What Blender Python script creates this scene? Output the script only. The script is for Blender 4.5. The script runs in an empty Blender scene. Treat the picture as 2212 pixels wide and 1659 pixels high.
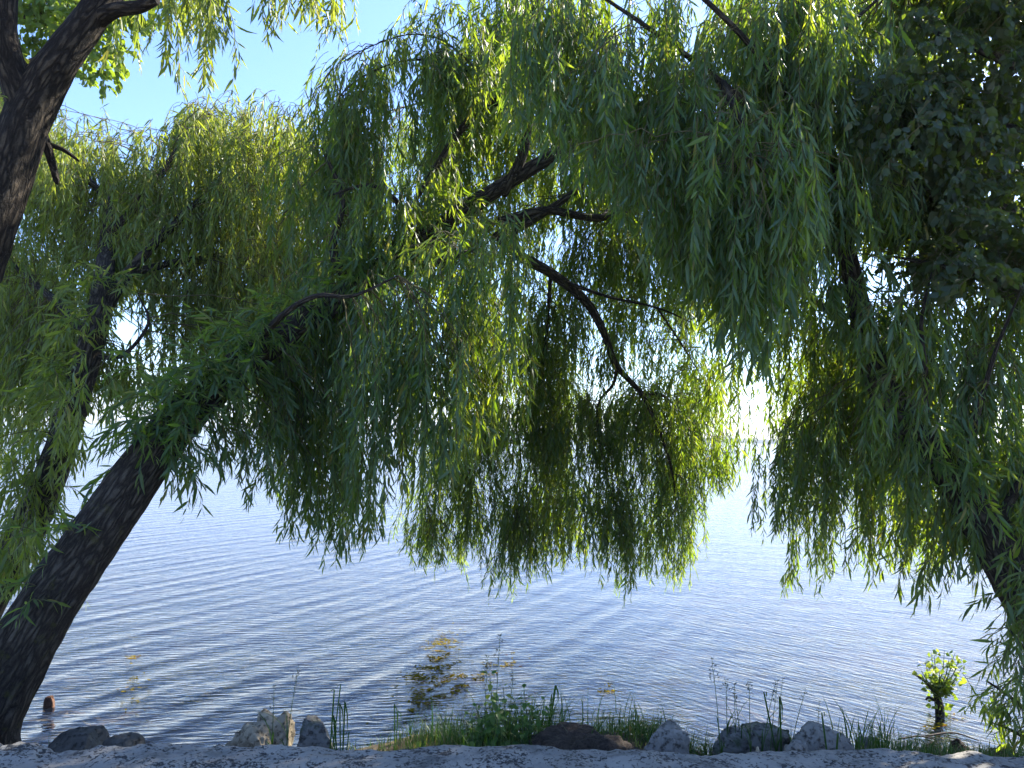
import bpy, bmesh, math, random
import numpy as np
from mathutils import Vector, Matrix, noise as mnoise

rng = np.random.default_rng(7)
random.seed(7)
scene = bpy.context.scene
COL = scene.collection
R = math.radians

# ------------------------------------------------------------------ camera frame
# reference coordinates of the photograph (2212 x 1659) are turned into points in the place
F = 1659.0; CX, CY = 1106.0, 829.5
CAM_Z = 2.3
TILT = math.atan(110.5 / F); ROLL = R(1.63)
fw = np.array([0, math.cos(TILT), math.sin(TILT)])
r0 = np.array([1., 0, 0]); u0 = np.array([0, -math.sin(TILT), math.cos(TILT)])
RT = r0 * math.cos(ROLL) + u0 * math.sin(ROLL)
UP = -r0 * math.sin(ROLL) + u0 * math.cos(ROLL)
CAM = np.array([0, 0, CAM_Z])

def ray(px, py):
    return (px - CX) / F * RT + (CY - py) / F * UP + fw
def P(px, py, d):
    v = ray(px, py); return CAM + v * (d / v[1])
def G(px, py, z=0.0):
    v = ray(px, py); return CAM + v * ((z - CAM_Z) / v[2])

cam_data = bpy.data.cameras.new("camera"); cam = bpy.data.objects.new("camera", cam_data)
COL.objects.link(cam)
m = Matrix.Identity(4)
for i in range(3):
    m[i][0] = RT[i]; m[i][1] = UP[i]; m[i][2] = -fw[i]; m[i][3] = CAM[i]
cam.matrix_world = m
cam_data.sensor_width = 36; cam_data.lens = 27.0
cam_data.clip_start = 0.05; cam_data.clip_end = 20000
scene.camera = cam

# ------------------------------------------------------------------ light
SUN_AZ, SUN_EL = R(48), R(40)      # azimuth to the right of the view direction (+Y)
sd = Vector((math.sin(SUN_AZ) * math.cos(SUN_EL), math.cos(SUN_AZ) * math.cos(SUN_EL), math.sin(SUN_EL)))
sun_data = bpy.data.lights.new("sun", 'SUN'); sun = bpy.data.objects.new("sun", sun_data); COL.objects.link(sun)
sun_data.energy = 5.0; sun_data.angle = R(0.53); sun_data.color = (1.0, 0.93, 0.80)
sun.rotation_euler = sd.to_track_quat('Z', 'Y').to_euler()
sun.location = (20, 30, 40)

world = bpy.data.worlds.new("World"); scene.world = world; world.use_nodes = True
wn = world.node_tree.nodes; wl = world.node_tree.links
bg = wn["Background"]
sky = wn.new('ShaderNodeTexSky'); sky.sky_type = 'NISHITA'; sky.sun_disc = False
sky.sun_elevation = SUN_EL; sky.sun_rotation = SUN_AZ
sky.air_density = 1.0; sky.dust_density = 0.6; sky.ozone_density = 2.0; sky.altitude = 0
tint = wn.new('ShaderNodeMix'); tint.data_type = 'RGBA'; tint.blend_type = 'MULTIPLY'; tint.inputs[0].default_value = 1.0
wl.new(sky.outputs[0], tint.inputs[6]); tint.inputs[7].default_value = (0.80, 0.92, 1.17, 1)   # cool white balance of the photograph
wl.new(tint.outputs[2], bg.inputs[0]); bg.inputs[1].default_value = 0.105

scene.view_settings.view_transform = 'Standard'; scene.view_settings.look = 'None'
scene.view_settings.exposure = 1.82; scene.view_settings.gamma = 1.0
scene.render.engine = 'CYCLES'
cy = scene.cycles
cy.max_bounces = 8; cy.diffuse_bounces = 4; cy.glossy_bounces = 3; cy.transmission_bounces = 5
cy.transparent_max_bounces = 8; cy.use_denoising = True
cy.caustics_reflective = False; cy.caustics_refractive = False
cy.sample_clamp_indirect = 6.0

# ------------------------------------------------------------------ small node helper
class NT:
    def __init__(s, name):
        s.m = bpy.data.materials.new(name); s.m.use_nodes = True
        s.t = s.m.node_tree; s.t.nodes.clear()
        s.out = s.n('ShaderNodeOutputMaterial')
    def n(s, typ, **kw):
        nd = s.t.nodes.new(typ)
        for k, v in kw.items(): setattr(nd, k, v)
        return nd
    def l(s, a, b): s.t.links.new(a, b)
    def set(s, sock, v):
        if hasattr(v, 'links') or isinstance(v, bpy.types.NodeSocket): s.l(v, sock)
        else: sock.default_value = v
    def math(s, op, a, b=None, clamp=False):
        nd = s.n('ShaderNodeMath', operation=op); nd.use_clamp = clamp
        s.set(nd.inputs[0], a)
        if b is not None: s.set(nd.inputs[1], b)
        return nd.outputs[0]
    def mapr(s, v, a, b, c=0.0, d=1.0):
        nd = s.n('ShaderNodeMapRange'); s.set(nd.inputs[0], v)
        nd.inputs[1].default_value = a; nd.inputs[2].default_value = b
        nd.inputs[3].default_value = c; nd.inputs[4].default_value = d
        return nd.outputs[0]
    def noise(s, vec, scale, detail=4, rough=0.55, dist=0.0):
        nd = s.n('ShaderNodeTexNoise'); s.l(vec, nd.inputs['Vector'])
        nd.inputs['Scale'].default_value = scale; nd.inputs['Detail'].default_value = detail
        nd.inputs['Roughness'].default_value = rough; nd.inputs['Distortion'].default_value = dist
        return nd.outputs['Fac']
    def ramp(s, v, stops):
        nd = s.n('ShaderNodeValToRGB'); s.l(v, nd.inputs[0]); e = nd.color_ramp.elements
        while len(e) < len(stops): e.new(0.5)
        for el, (p, c) in zip(e, stops):
            el.position = p; el.color = (*c, 1) if len(c) == 3 else c
        return nd.outputs[0]
    def mix(s, f, a, b, mode='MIX'):
        nd = s.n('ShaderNodeMix', data_type='RGBA', blend_type=mode)
        s.set(nd.inputs[0], f)
        for sock, v in ((nd.inputs[6], a), (nd.inputs[7], b)):
            if isinstance(v, tuple): sock.default_value = (*v, 1) if len(v) == 3 else v
            else: s.l(v, sock)
        return nd.outputs[2]
    def mapping(s, vec, scale=(1, 1, 1), rot=(0, 0, 0), loc=(0, 0, 0)):
        nd = s.n('ShaderNodeMapping'); s.l(vec, nd.inputs[0])
        nd.inputs['Scale'].default_value = scale; nd.inputs['Rotation'].default_value = rot
        nd.inputs['Location'].default_value = loc
        return nd.outputs[0]
    def bump(s, h, strength, dist):
        nd = s.n('ShaderNodeBump'); s.l(h, nd.inputs['Height'])
        nd.inputs['Strength'].default_value = strength; nd.inputs['Distance'].default_value = dist
        return nd.outputs[0]
    def bsdf(s, color, rough=0.8, spec=0.3, normal=None):
        b = s.n('ShaderNodeBsdfPrincipled')
        if isinstance(color, tuple): b.inputs['Base Color'].default_value = (*color, 1)
        else: s.l(color, b.inputs['Base Color'])
        s.set(b.inputs['Roughness'], rough)
        b.inputs['Specular IOR Level'].default_value = spec
        if normal is not None: s.l(normal, b.inputs['Normal'])
        return b.outputs[0]
    def done(s, sh): s.l(sh, s.out.inputs[0]); return s.m
    def pos(s): return s.n('ShaderNodeNewGeometry').outputs['Position']
    def objc(s): return s.n('ShaderNodeTexCoord').outputs['Object']
    def attr(s, name): return s.n('ShaderNodeAttribute', attribute_name=name)

# ------------------------------------------------------------------ materials
def leaf_material(name, stops, trans_stops, under=(0.13, 0.18, 0.11), tfac=0.45, rough=0.45, spec=0.35, under_f=0.6):
    t = NT(name)
    a = t.attr('tint').outputs['Fac']
    c = t.ramp(a, stops)
    tc = t.ramp(a, trans_stops)
    back = t.n('ShaderNodeNewGeometry').outputs['Backfacing']
    c2 = t.mix(t.math('MULTIPLY', back, under_f), c, under)
    b = t.bsdf(c2, rough, spec)
    tr = t.n('ShaderNodeBsdfTranslucent'); t.l(tc, tr.inputs[0])
    ms = t.n('ShaderNodeMixShader'); ms.inputs[0].default_value = tfac
    t.l(b, ms.inputs[1]); t.l(tr.outputs[0], ms.inputs[2])
    return t.done(ms.outputs[0])

M = {}
M['willow_leaf'] = leaf_material('willow_leaf',
    [(0.0, (0.022, 0.055, 0.020)), (0.5, (0.044, 0.092, 0.032)), (0.9, (0.080, 0.130, 0.045)), (1.0, (0.18, 0.17, 0.05))],
    [(0.0, (0.18, 0.33, 0.012)), (0.45, (0.36, 0.52, 0.018)), (0.9, (0.60, 0.68, 0.04)), (1.0, (0.45, 0.42, 0.05))],
    under=(0.095, 0.150, 0.115))
M['sunlit_willow_leaf'] = leaf_material('sunlit_willow_leaf',  # lighter copy of the willow leaf, sunlight on the crown put into its colours
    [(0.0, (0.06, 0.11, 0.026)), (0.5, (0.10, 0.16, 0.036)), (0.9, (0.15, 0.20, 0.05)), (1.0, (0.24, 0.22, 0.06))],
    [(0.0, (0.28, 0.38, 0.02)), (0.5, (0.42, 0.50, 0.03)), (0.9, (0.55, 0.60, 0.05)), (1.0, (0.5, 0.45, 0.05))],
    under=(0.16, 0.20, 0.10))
M['poplar_leaf'] = leaf_material('poplar_leaf',
    [(0.0, (0.06, 0.11, 0.025)), (0.6, (0.09, 0.15, 0.03)), (1.0, (0.15, 0.18, 0.04))],
    [(0.0, (0.28, 0.42, 0.02)), (0.6, (0.38, 0.50, 0.03)), (1.0, (0.50, 0.52, 0.05))], under=(0.12, 0.17, 0.08))
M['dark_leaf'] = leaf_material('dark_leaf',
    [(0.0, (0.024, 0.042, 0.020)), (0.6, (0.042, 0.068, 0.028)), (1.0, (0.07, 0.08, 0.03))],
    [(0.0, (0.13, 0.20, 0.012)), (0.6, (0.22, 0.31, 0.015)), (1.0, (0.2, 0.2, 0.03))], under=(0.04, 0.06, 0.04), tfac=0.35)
M['weed_leaf'] = leaf_material('weed_leaf',
    [(0.0, (0.035, 0.09, 0.022)), (0.6, (0.065, 0.14, 0.032)), (1.0, (0.13, 0.17, 0.04))],
    [(0.0, (0.12, 0.28, 0.015)), (0.6, (0.22, 0.40, 0.02)), (1.0, (0.25, 0.25, 0.04))], under=(0.07, 0.11, 0.06), tfac=0.4)
M['grass'] = leaf_material('grass',
    [(0.0, (0.014, 0.042, 0.012)), (0.6, (0.032, 0.075, 0.018)), (0.88, (0.07, 0.10, 0.03)), (1.0, (0.26, 0.21, 0.10))],
    [(0.0, (0.05, 0.14, 0.012)), (0.6, (0.10, 0.22, 0.016)), (0.88, (0.26, 0.32, 0.04)), (1.0, (0.32, 0.25, 0.09))], under=(0.06, 0.11, 0.03), tfac=0.4)

M['algae'] = leaf_material('algae', [(0.0, (0.08, 0.065, 0.010)), (0.5, (0.18, 0.145, 0.016)), (0.8, (0.26, 0.20, 0.02)), (1.0, (0.16, 0.065, 0.018))],
    [(0.0, (0.05, 0.04, 0.005)), (1.0, (0.12, 0.09, 0.01))], under=(0.10, 0.08, 0.012), tfac=0.15, rough=0.95, spec=0.0)

def bark_material(name, dark, mid, light, moss=0.0):
    t = NT(name)
    v = t.attr('bark').outputs['Vector']
    vs = t.mapping(v, (1, 1, 0.22))
    vo = t.n('ShaderNodeTexVoronoi', feature='DISTANCE_TO_EDGE'); vo.inputs['Scale'].default_value = 5.0
    nz = t.noise(v, 3.0, 5, 0.6)
    wob = t.n('ShaderNodeVectorMath', operation='ADD')
    nn = t.n('ShaderNodeTexNoise'); nn.inputs['Scale'].default_value = 2.2; nn.inputs['Detail'].default_value = 3
    t.l(vs, nn.inputs['Vector'])
    sc = t.n('ShaderNodeVectorMath', operation='SCALE'); t.l(nn.outputs['Color'], sc.inputs[0]); sc.inputs['Scale'].default_value = 0.55
    t.l(vs, wob.inputs[0]); t.l(sc.outputs[0], wob.inputs[1]); t.l(wob.outputs[0], vo.inputs['Vector'])
    crack = t.mapr(vo.outputs['Distance'], 0.0, 0.32)
    fine = t.noise(t.mapping(v, (1, 1, .5)), 16, 5, 0.65)
    h = t.math('ADD', t.math('MULTIPLY', crack, 0.55), t.math('MULTIPLY', fine, 0.75))
    c = t.ramp(h, [(0.25, dark), (0.6, mid), (1.0, light)])
    c = t.mix(t.mapr(nz, 0.35, 0.7, 0.0, 0.45), c, tuple(x * 0.7 for x in mid))
    if moss:
        mo = t.noise(v, 1.3, 5, 0.7)
        c = t.mix(t.mapr(mo, 0.58, 0.68, 0, moss), c, (0.10, 0.095, 0.02))
    return t.done(t.bsdf(c, 0.88, 0.2, t.bump(h, 1.0, 0.055)))
M['bark'] = bark_material('bark', (0.010, 0.008, 0.007), (0.060, 0.049, 0.040), (0.16, 0.135, 0.105), 0.55)
M['pale_bark'] = bark_material('pale_bark', (0.008, 0.006, 0.005), (0.034, 0.026, 0.019), (0.13, 0.10, 0.068))
t = NT('twig'); v = t.pos()
M['twig'] = t.done(t.bsdf(t.ramp(t.noise(v, 3, 2), [(0.3, (0.06, 0.05, 0.025)), (0.7, (0.14, 0.12, 0.055))]), 0.7, 0.2))
t = NT('branch_bark'); v = t.pos()
M['branch'] = t.done(t.bsdf(t.ramp(t.noise(v, 9, 4), [(0.3, (0.025, 0.020, 0.014)), (0.7, (0.085, 0.066, 0.045))]), 0.85, 0.2))

def rock_material(name, a, b, c, pit=0.5, scale=9.0, moss=None):
    t = NT(name); v = t.objc()
    n1 = t.noise(v, scale, 8, 0.65); n2 = t.noise(v, scale * 5, 5, 0.7)
    col = t.ramp(n1, [(0.30, a), (0.5, b), (0.72, c)])
    pits = t.mapr(n2, 0.36, 0.47, 1 - pit, 1.0)
    col = t.mix(pits, tuple(x * 0.25 for x in a), col)
    if moss:
        mn = t.noise(v, scale * .6, 5, 0.7)
        col = t.mix(t.mapr(mn, 0.46, 0.6), col, moss)
    h = t.math('ADD', t.math('MULTIPLY', n1, 0.6), t.math('MULTIPLY', pits, 0.4))
    return t.done(t.bsdf(col, 0.9, 0.25, t.bump(h, 0.9, 0.02)))
M['limestone'] = rock_material('limestone', (0.12, 0.10, 0.07), (0.30, 0.245, 0.165), (0.48, 0.40, 0.27), 0.7, 8)
M['dark_rock'] = rock_material('dark_rock', (0.045, 0.041, 0.035), (0.085, 0.078, 0.066), (0.15, 0.138, 0.115), 0.6, 7)
M['grey_rock'] = rock_material('grey_rock', (0.10, 0.091, 0.078), (0.185, 0.17, 0.146), (0.31, 0.285, 0.25), 0.75, 7)
M['mossy_rock'] = rock_material('mossy_rock', (0.075, 0.07, 0.062), (0.155, 0.145, 0.128), (0.26, 0.245, 0.215), 0.7, 7, (0.035, 0.055, 0.016))
M['brown_rock'] = rock_material('brown_rock', (0.06, 0.03, 0.02), (0.14, 0.075, 0.05), (0.28, 0.18, 0.13), 0.5, 12)
M['earth'] = rock_material('earth', (0.020, 0.015, 0.012), (0.042, 0.031, 0.023), (0.085, 0.063, 0.045), 0.6, 26)

def concrete():
    t = NT('concrete'); v = t.pos()
    n1 = t.noise(v, 2.3, 6, 0.6)
    n2 = t.noise(t.mapping(v, (1, 1.0, 1)), 60, 5, 0.62, 0.6)
    n3 = t.noise(v, 9, 6, 0.7)
    col = t.ramp(n1, [(0.3, (0.19, 0.18, 0.16)), (0.55, (0.26, 0.245, 0.215)), (0.75, (0.32, 0.295, 0.255))])
    thr = t.math('ADD', n2, t.math('MULTIPLY', t.math('SUBTRACT', n3, 0.5), 0.75))
    pit = t.mapr(thr, 0.385, 0.445)
    col = t.mix(pit, (0.045, 0.045, 0.045), col)
    wear = t.mapr(t.noise(v, 5.5, 5, 0.7), 0.52, 0.66)
    col = t.mix(t.math('MULTIPLY', wear, 0.7), col, (0.085, 0.085, 0.08))
    h = t.math('ADD', pit, t.math('MULTIPLY', n3, 0.8))
    return t.done(t.bsdf(col, 0.92, 0.2, t.bump(h, 0.9, 0.012)))
M['concrete'] = concrete()

def ground_mat():
    t = NT('ground'); v = t.pos()
    n1 = t.noise(v, 1.6, 6, 0.62); n2 = t.noise(v, 22, 5, 0.65)
    sep = t.n('ShaderNodeSeparateXYZ'); t.l(v, sep.inputs[0])
    soil = t.ramp(n2, [(0.3, (0.035, 0.026, 0.018)), (0.55, (0.075, 0.056, 0.036)), (0.75, (0.15, 0.115, 0.075))])
    sand = t.ramp(n2, [(0.3, (0.12, 0.09, 0.062)), (0.7, (0.24, 0.185, 0.13))])
    # shoreline sand on the right, soil elsewhere above water
    shore = t.mapr(t.math('ADD', sep.outputs[2], t.math('MULTIPLY', t.math('SUBTRACT', n1, 0.5), 0.35)), 0.02, 0.14)
    land = t.mix(shore, sand, soil)
    # lake bed: dark silt with patches of yellow-green weed and of sand
    silt = t.ramp(n1, [(0.3, (0.045, 0.036, 0.030)), (0.7, (0.10, 0.075, 0.055))])
    weed = t.ramp(n2, [(0.3, (0.06, 0.048, 0.005)), (0.7, (0.30, 0.22, 0.015))])
    wm = t.noise(t.mapping(v, (1, 1, 1), (0, 0, 0), (3.1, 0.7, 0)), 0.8, 5, 0.6)
    bed = t.mix(t.mapr(wm, 0.46, 0.56), silt, weed)
    for wx, wy, sx, sy in ((-0.80, 7.7, 1.5, 0.75), (-0.35, 6.9, 1.1, 1.0), (0.75, 6.6, 1.6, 1.6), (-3.6, 7.2, 2.2, 0.6)):
        dn = t.n('ShaderNodeVectorMath', operation='DISTANCE'); t.l(t.mapping(v, (sx, sy, 0)), dn.inputs[0]); dn.inputs[1].default_value = (wx * sx, wy * sy, 0)
        bed = t.mix(t.mapr(t.math('ADD', dn.outputs['Value'], t.math('MULTIPLY', wm, 0.9)), 0.85, 1.15, 1.0, 0.0), bed, weed)
    sm = t.noise(t.mapping(v, (1, 1, 1), (0, 0, 0), (8.3, 2.2, 0)), 0.55, 5, 0.6)
    bed = t.mix(t.mapr(sm, 0.52, 0.62), bed, (0.26, 0.17, 0.115))
    uw = t.mapr(sep.outputs[2], -0.05, 0.015)
    col = t.mix(uw, bed, land)
    # algae slab at the middle of the bank
    d = t.n('ShaderNodeVectorMath', operation='DISTANCE'); t.l(t.mapping(v, (1, 0.55, 1)), d.inputs[0]); d.inputs[1].default_value = (-0.55, 3.3, 0.0)
    al = t.mapr(t.math('ADD', d.outputs['Value'], t.math('MULTIPLY', n1, 0.5)), 0.75, 1.15, 1.0, 0.0)
    moss = t.ramp(n2, [(0.3, (0.030, 0.028, 0.010)), (0.7, (0.085, 0.072, 0.022))])
    col = t.mix(al, col, moss)
    return t.done(t.bsdf(col, 0.9, 0.25, t.bump(n2, 0.6, 0.03)))
M['ground'] = ground_mat()

t = NT('paving'); v = t.pos()
M['paving'] = t.done(t.bsdf(t.ramp(t.noise(v, 6, 5), [(0.3, (0.16, 0.155, 0.15)), (0.7, (0.27, 0.26, 0.245))]), 0.9))

def water_mat():
    t = NT('water'); v = t.pos()
    sep = t.n('ShaderNodeSeparateXYZ'); t.l(v, sep.inputs[0])
    def wave(rotz, lam, dist, dscale, ddetail=2.0, loc=(0, 0, 0)):
        # bands across local x after rotation
        mp = t.mapping(v, (1, 1, 1), (0, 0, rotz), loc)
        w = t.n('ShaderNodeTexWave', wave_type='BANDS', bands_direction='X', wave_profile='SIN')
        t.l(mp, w.inputs['Vector']); w.inputs['Scale'].default_value = 2 * math.pi / lam / 20.0
        w.inputs['Distortion'].default_value = dist; w.inputs['Detail'].default_value = ddetail
        w.inputs['Detail Scale'].default_value = dscale
        return w.outputs['Fac']
    # long swell whose crests run away to the right: normal (.9,-.44)
    a1 = math.atan2(0.44, 0.90)
    s1 = t.math('POWER', wave(a1, 0.34, 6.0, 0.35, 3.0), 1.8)
    s1b = wave(a1 + 0.10, 0.53, 6.0, 0.3, 3.0, loc=(1.3, .2, 0))
    leftness = t.mapr(t.math('ADD', sep.outputs[0], t.math('MULTIPLY', sep.outputs[1], -0.12)), -1.5, 2.5, 1.0, 0.25)
    fade = t.mapr(t.noise(v, 0.55, 4), 0.32, 0.65, 0.15, 1.0)
    sw = t.math('ADD', t.math('MULTIPLY', s1, 0.012), t.math('MULTIPLY', s1b, 0.017))
    sw = t.math('MULTIPLY', t.math('MULTIPLY', sw, leftness), fade)
    # fine wind ripples
    f1 = t.noise(t.mapping(t.mapping(v, rot=(0, 0, R(-12))), (4.5, 17.0, 1)), 1.0, 3, 0.5, 0.5)
    f2 = t.noise(t.mapping(t.mapping(v, rot=(0, 0, R(42))), (4.0, 16.0, 1)), 1.0, 3, 0.5, 0.5)
    rightness = t.mapr(sep.outputs[0], -0.5, 3.0)
    mxf = t.n('ShaderNodeMix', data_type='FLOAT'); t.l(rightness, mxf.inputs[0]); t.l(f1, mxf.inputs[2]); t.l(f2, mxf.inputs[3])
    big = t.noise(t.mapping(t.mapping(v, rot=(0, 0, R(10))), (0.5, 1.4, 1)), 1.0, 3, 0.5)
    h = t.math('ADD', sw, t.math('MULTIPLY', mxf.outputs[0], 0.019))
    h = t.math('ADD', h, t.math('MULTIPLY', big, 0.03))
    nrm = t.bump(h, 1.0, 1.0)
    fr = t.n('ShaderNodeFresnel'); fr.inputs[0].default_value = 1.42; t.l(nrm, fr.inputs[1])
    gl = t.n('ShaderNodeBsdfGlossy'); gl.inputs['Roughness'].default_value = 0.06; t.l(nrm, gl.inputs['Normal'])
    tr = t.n('ShaderNodeBsdfTransparent'); tr.inputs[0].default_value = (0.80, 0.86, 0.84, 1)
    body = t.n('ShaderNodeBsdfDiffuse'); body.inputs[0].default_value = (0.062, 0.094, 0.180, 1)
    depth = t.mapr(sep.outputs[1], 7.5, 22.0, 0.08, 0.95)
    mb = t.n('ShaderNodeMixShader'); t.l(depth, mb.inputs[0]); t.l(tr.outputs[0], mb.inputs[1]); t.l(body.outputs[0], mb.inputs[2])
    ms = t.n('ShaderNodeMixShader'); t.l(fr.outputs[0], ms.inputs[0]); t.l(mb.outputs[0], ms.inputs[1]); t.l(gl.outputs[0], ms.inputs[2])
    return t.done(ms.outputs[0])
M['water'] = water_mat()

t = NT('far_wood'); v = t.pos()
M['far_wood'] = t.done(t.bsdf(t.ramp(t.noise(v, 0.05, 4), [(0.3, (0.06, 0.085, 0.055)), (0.7, (0.10, 0.125, 0.07))]), 0.95))
t = NT('dry_wood'); v = t.objc()
M['dry_wood'] = t.done(t.bsdf(t.ramp(t.noise(v, 20, 4), [(0.3, (0.03, 0.022, 0.016)), (0.7, (0.09, 0.065, 0.045))]), 0.85))
t = NT('straw'); v = t.objc()
M['straw'] = t.done(t.bsdf(t.ramp(t.noise(v, 30, 2), [(0.3, (0.16, 0.14, 0.08)), (0.7, (0.30, 0.25, 0.15))]), 0.8))
t = NT('seed'); v = t.objc()
M['seed'] = t.done(t.bsdf(t.ramp(t.noise(v, 60, 2), [(0.3, (0.07, 0.075, 0.06)), (0.7, (0.17, 0.16, 0.12))]), 0.8))
t = NT('litter'); v = t.objc()
M['litter'] = t.done(t.bsdf(t.ramp(t.noise(v, 20, 3), [(0.3, (0.5, 0.55, 0.6)), (0.7, (0.75, 0.78, 0.8))]), 0.6))
t = NT('stem'); v = t.objc()
M['stem'] = t.done(t.bsdf(t.ramp(t.noise(v, 20, 2), [(0.3, (0.04, 0.07, 0.022)), (0.7, (0.08, 0.11, 0.04))]), 0.7))

# ------------------------------------------------------------------ object helpers
def tag(o, label=None, cat=None, group=None, kind=None):
    if label: o['label'] = label
    if cat: o['category'] = cat
    if group: o['group'] = group
    o['kind'] = kind or 'thing'
    return o
def empty(name, loc):
    o = bpy.data.objects.new(name, None); o.empty_display_size = 0.2
    o.location = Vector([float(x) for x in loc]); COL.objects.link(o); return o
def link(name, me, mat, parent=None, loc=None):
    o = bpy.data.objects.new(name, me); COL.objects.link(o)
    if mat: me.materials.append(mat)
    if parent is not None:
        o.parent = parent
        if loc is None: o.location = -Vector(parent.location)      # mesh given in world coordinates
    if loc is not None: o.location = Vector([float(x) for x in loc])
    return o
def np_mesh(name, V, loops, starts, totals, smooth=True, attrs=None):
    me = bpy.data.meshes.new(name)
    me.vertices.add(len(V)); me.vertices.foreach_set('co', np.ascontiguousarray(V, dtype=np.float32).ravel())
    me.loops.add(len(loops)); me.loops.foreach_set('vertex_index', np.ascontiguousarray(loops, dtype=np.int32))
    me.polygons.add(len(starts))
    me.polygons.foreach_set('loop_start', np.ascontiguousarray(starts, dtype=np.int32))
    me.polygons.foreach_set('loop_total', np.ascontiguousarray(totals, dtype=np.int32))
    if smooth: me.polygons.foreach_set('use_smooth', np.ones(len(starts), dtype=bool))
    me.update(calc_edges=True)
    for k, a in (attrs or {}).items():
        a = np.ascontiguousarray(a, dtype=np.float32)
        at = me.attributes.new(k, 'FLOAT' if a.ndim == 1 else 'FLOAT_VECTOR', 'POINT')
        at.data.foreach_set('value' if a.ndim == 1 else 'vector', a.ravel())
    return me

def norm(a): return a / np.maximum(np.linalg.norm(a, axis=-1, keepdims=True), 1e-9)

# -- vectorised leaves: eight points, folded along the midrib and curved
LT = np.array([0, .28, .28, .28, .63, .63, .63, 1.0])
class Leaves:
    def __init__(s): s.V = []; s.T = []
    def add(s, B, D, N, ln, wd, tint, droop=0.12, shape=(0.85, 0.72), fold=0.25):
        # B base, D direction, N blade normal hint; ln length, wd full width
        n = len(B)
        if n == 0: return
        D = norm(D); S = norm(np.cross(D, N)); N = norm(np.cross(S, D))
        hw = np.array([0, -shape[0], 0, shape[0], -shape[1], 0, shape[1], 0]) * 0.5
        fo = np.array([0, 1, 0, 1, 1, 0, 1, 0]) * fold * 0.5
        bend = -(LT[None, :] ** 2) * np.broadcast_to(np.asarray(droop, float), (n,))[:, None]
        V = (B[:, None, :] + D[:, None, :] * (LT[None, :, None] * ln[:, None, None])
             + S[:, None, :] * (hw[None, :, None] * wd[:, None, None])
             + N[:, None, :] * (fo[None, :, None] * wd[:, None, None] + bend[:, :, None] * ln[:, None, None]))
        s.V.append(V.reshape(-1, 3)); s.T.append(np.repeat(tint, 8))
    def count(s): return sum(len(v) for v in s.V) // 8
    def mesh(s, name):
        V = np.concatenate(s.V); T = np.concatenate(s.T); n = len(V) // 8
        fl = np.array([0, 2, 1, 0, 3, 2, 1, 2, 5, 4, 2, 3, 6, 5, 4, 5, 7, 5, 6, 7])
        ft = np.array([3, 3, 4, 4, 3, 3]); fs = np.array([0, 3, 6, 10, 14, 17])
        o = np.arange(n)
        return np_mesh(name, V, (o[:, None] * 8 + fl).ravel(), (o[:, None] * 20 + fs).ravel(), np.tile(ft, n), True, {'tint': T})

class Twigs:      # three-sided tapering prisms
    def __init__(s): s.V = []
    def add(s, A, B, ra, rb):
        if len(A) == 0: return
        D = norm(B - A); h = np.where(np.abs(D[:, 2:3]) > 0.9, np.array([[1., 0, 0]]), np.array([[0, 0, 1.]]))
        X = norm(np.cross(D, h)); Y = np.cross(D, X); Vs = []
        for C, r in ((A, ra), (B, rb)):
            for k in range(3):
                th = 2.0944 * k
                Vs.append(C + (X * math.cos(th) + Y * math.sin(th)) * r[:, None])
        s.V.append(np.stack(Vs, 1).reshape(-1, 3))
    def mesh(s, name):
        V = np.concatenate(s.V); n = len(V) // 6; o = np.arange(n)
        q = np.array([0, 1, 4, 3, 1, 2, 5, 4, 2, 0, 3, 5])
        return np_mesh(name, V, (o[:, None] * 6 + q).ravel(), np.arange(n * 3) * 4, np.full(n * 3, 4))

def catmull(pts, rad, step):
    pts = np.array(pts, float); rad = np.array(rad, float); out = []; ro = []
    p = np.vstack([2 * pts[0] - pts[1], pts, 2 * pts[-1] - pts[-2]])
    for i in range(len(pts) - 1):
        a, b, c, d = p[i:i + 4]; n = max(2, int(np.linalg.norm(c - b) / step))
        for k in range(n):
            t = k / n
            out.append(0.5 * (2 * b + (c - a) * t + (2 * a - 5 * b + 4 * c - d) * t * t + (3 * b - a - 3 * c + d) * t ** 3))
            ro.append(rad[i] + (rad[i + 1] - rad[i]) * t)
    out.append(pts[-1]); ro.append(rad[-1])
    return np.array(out), np.array(ro)

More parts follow.
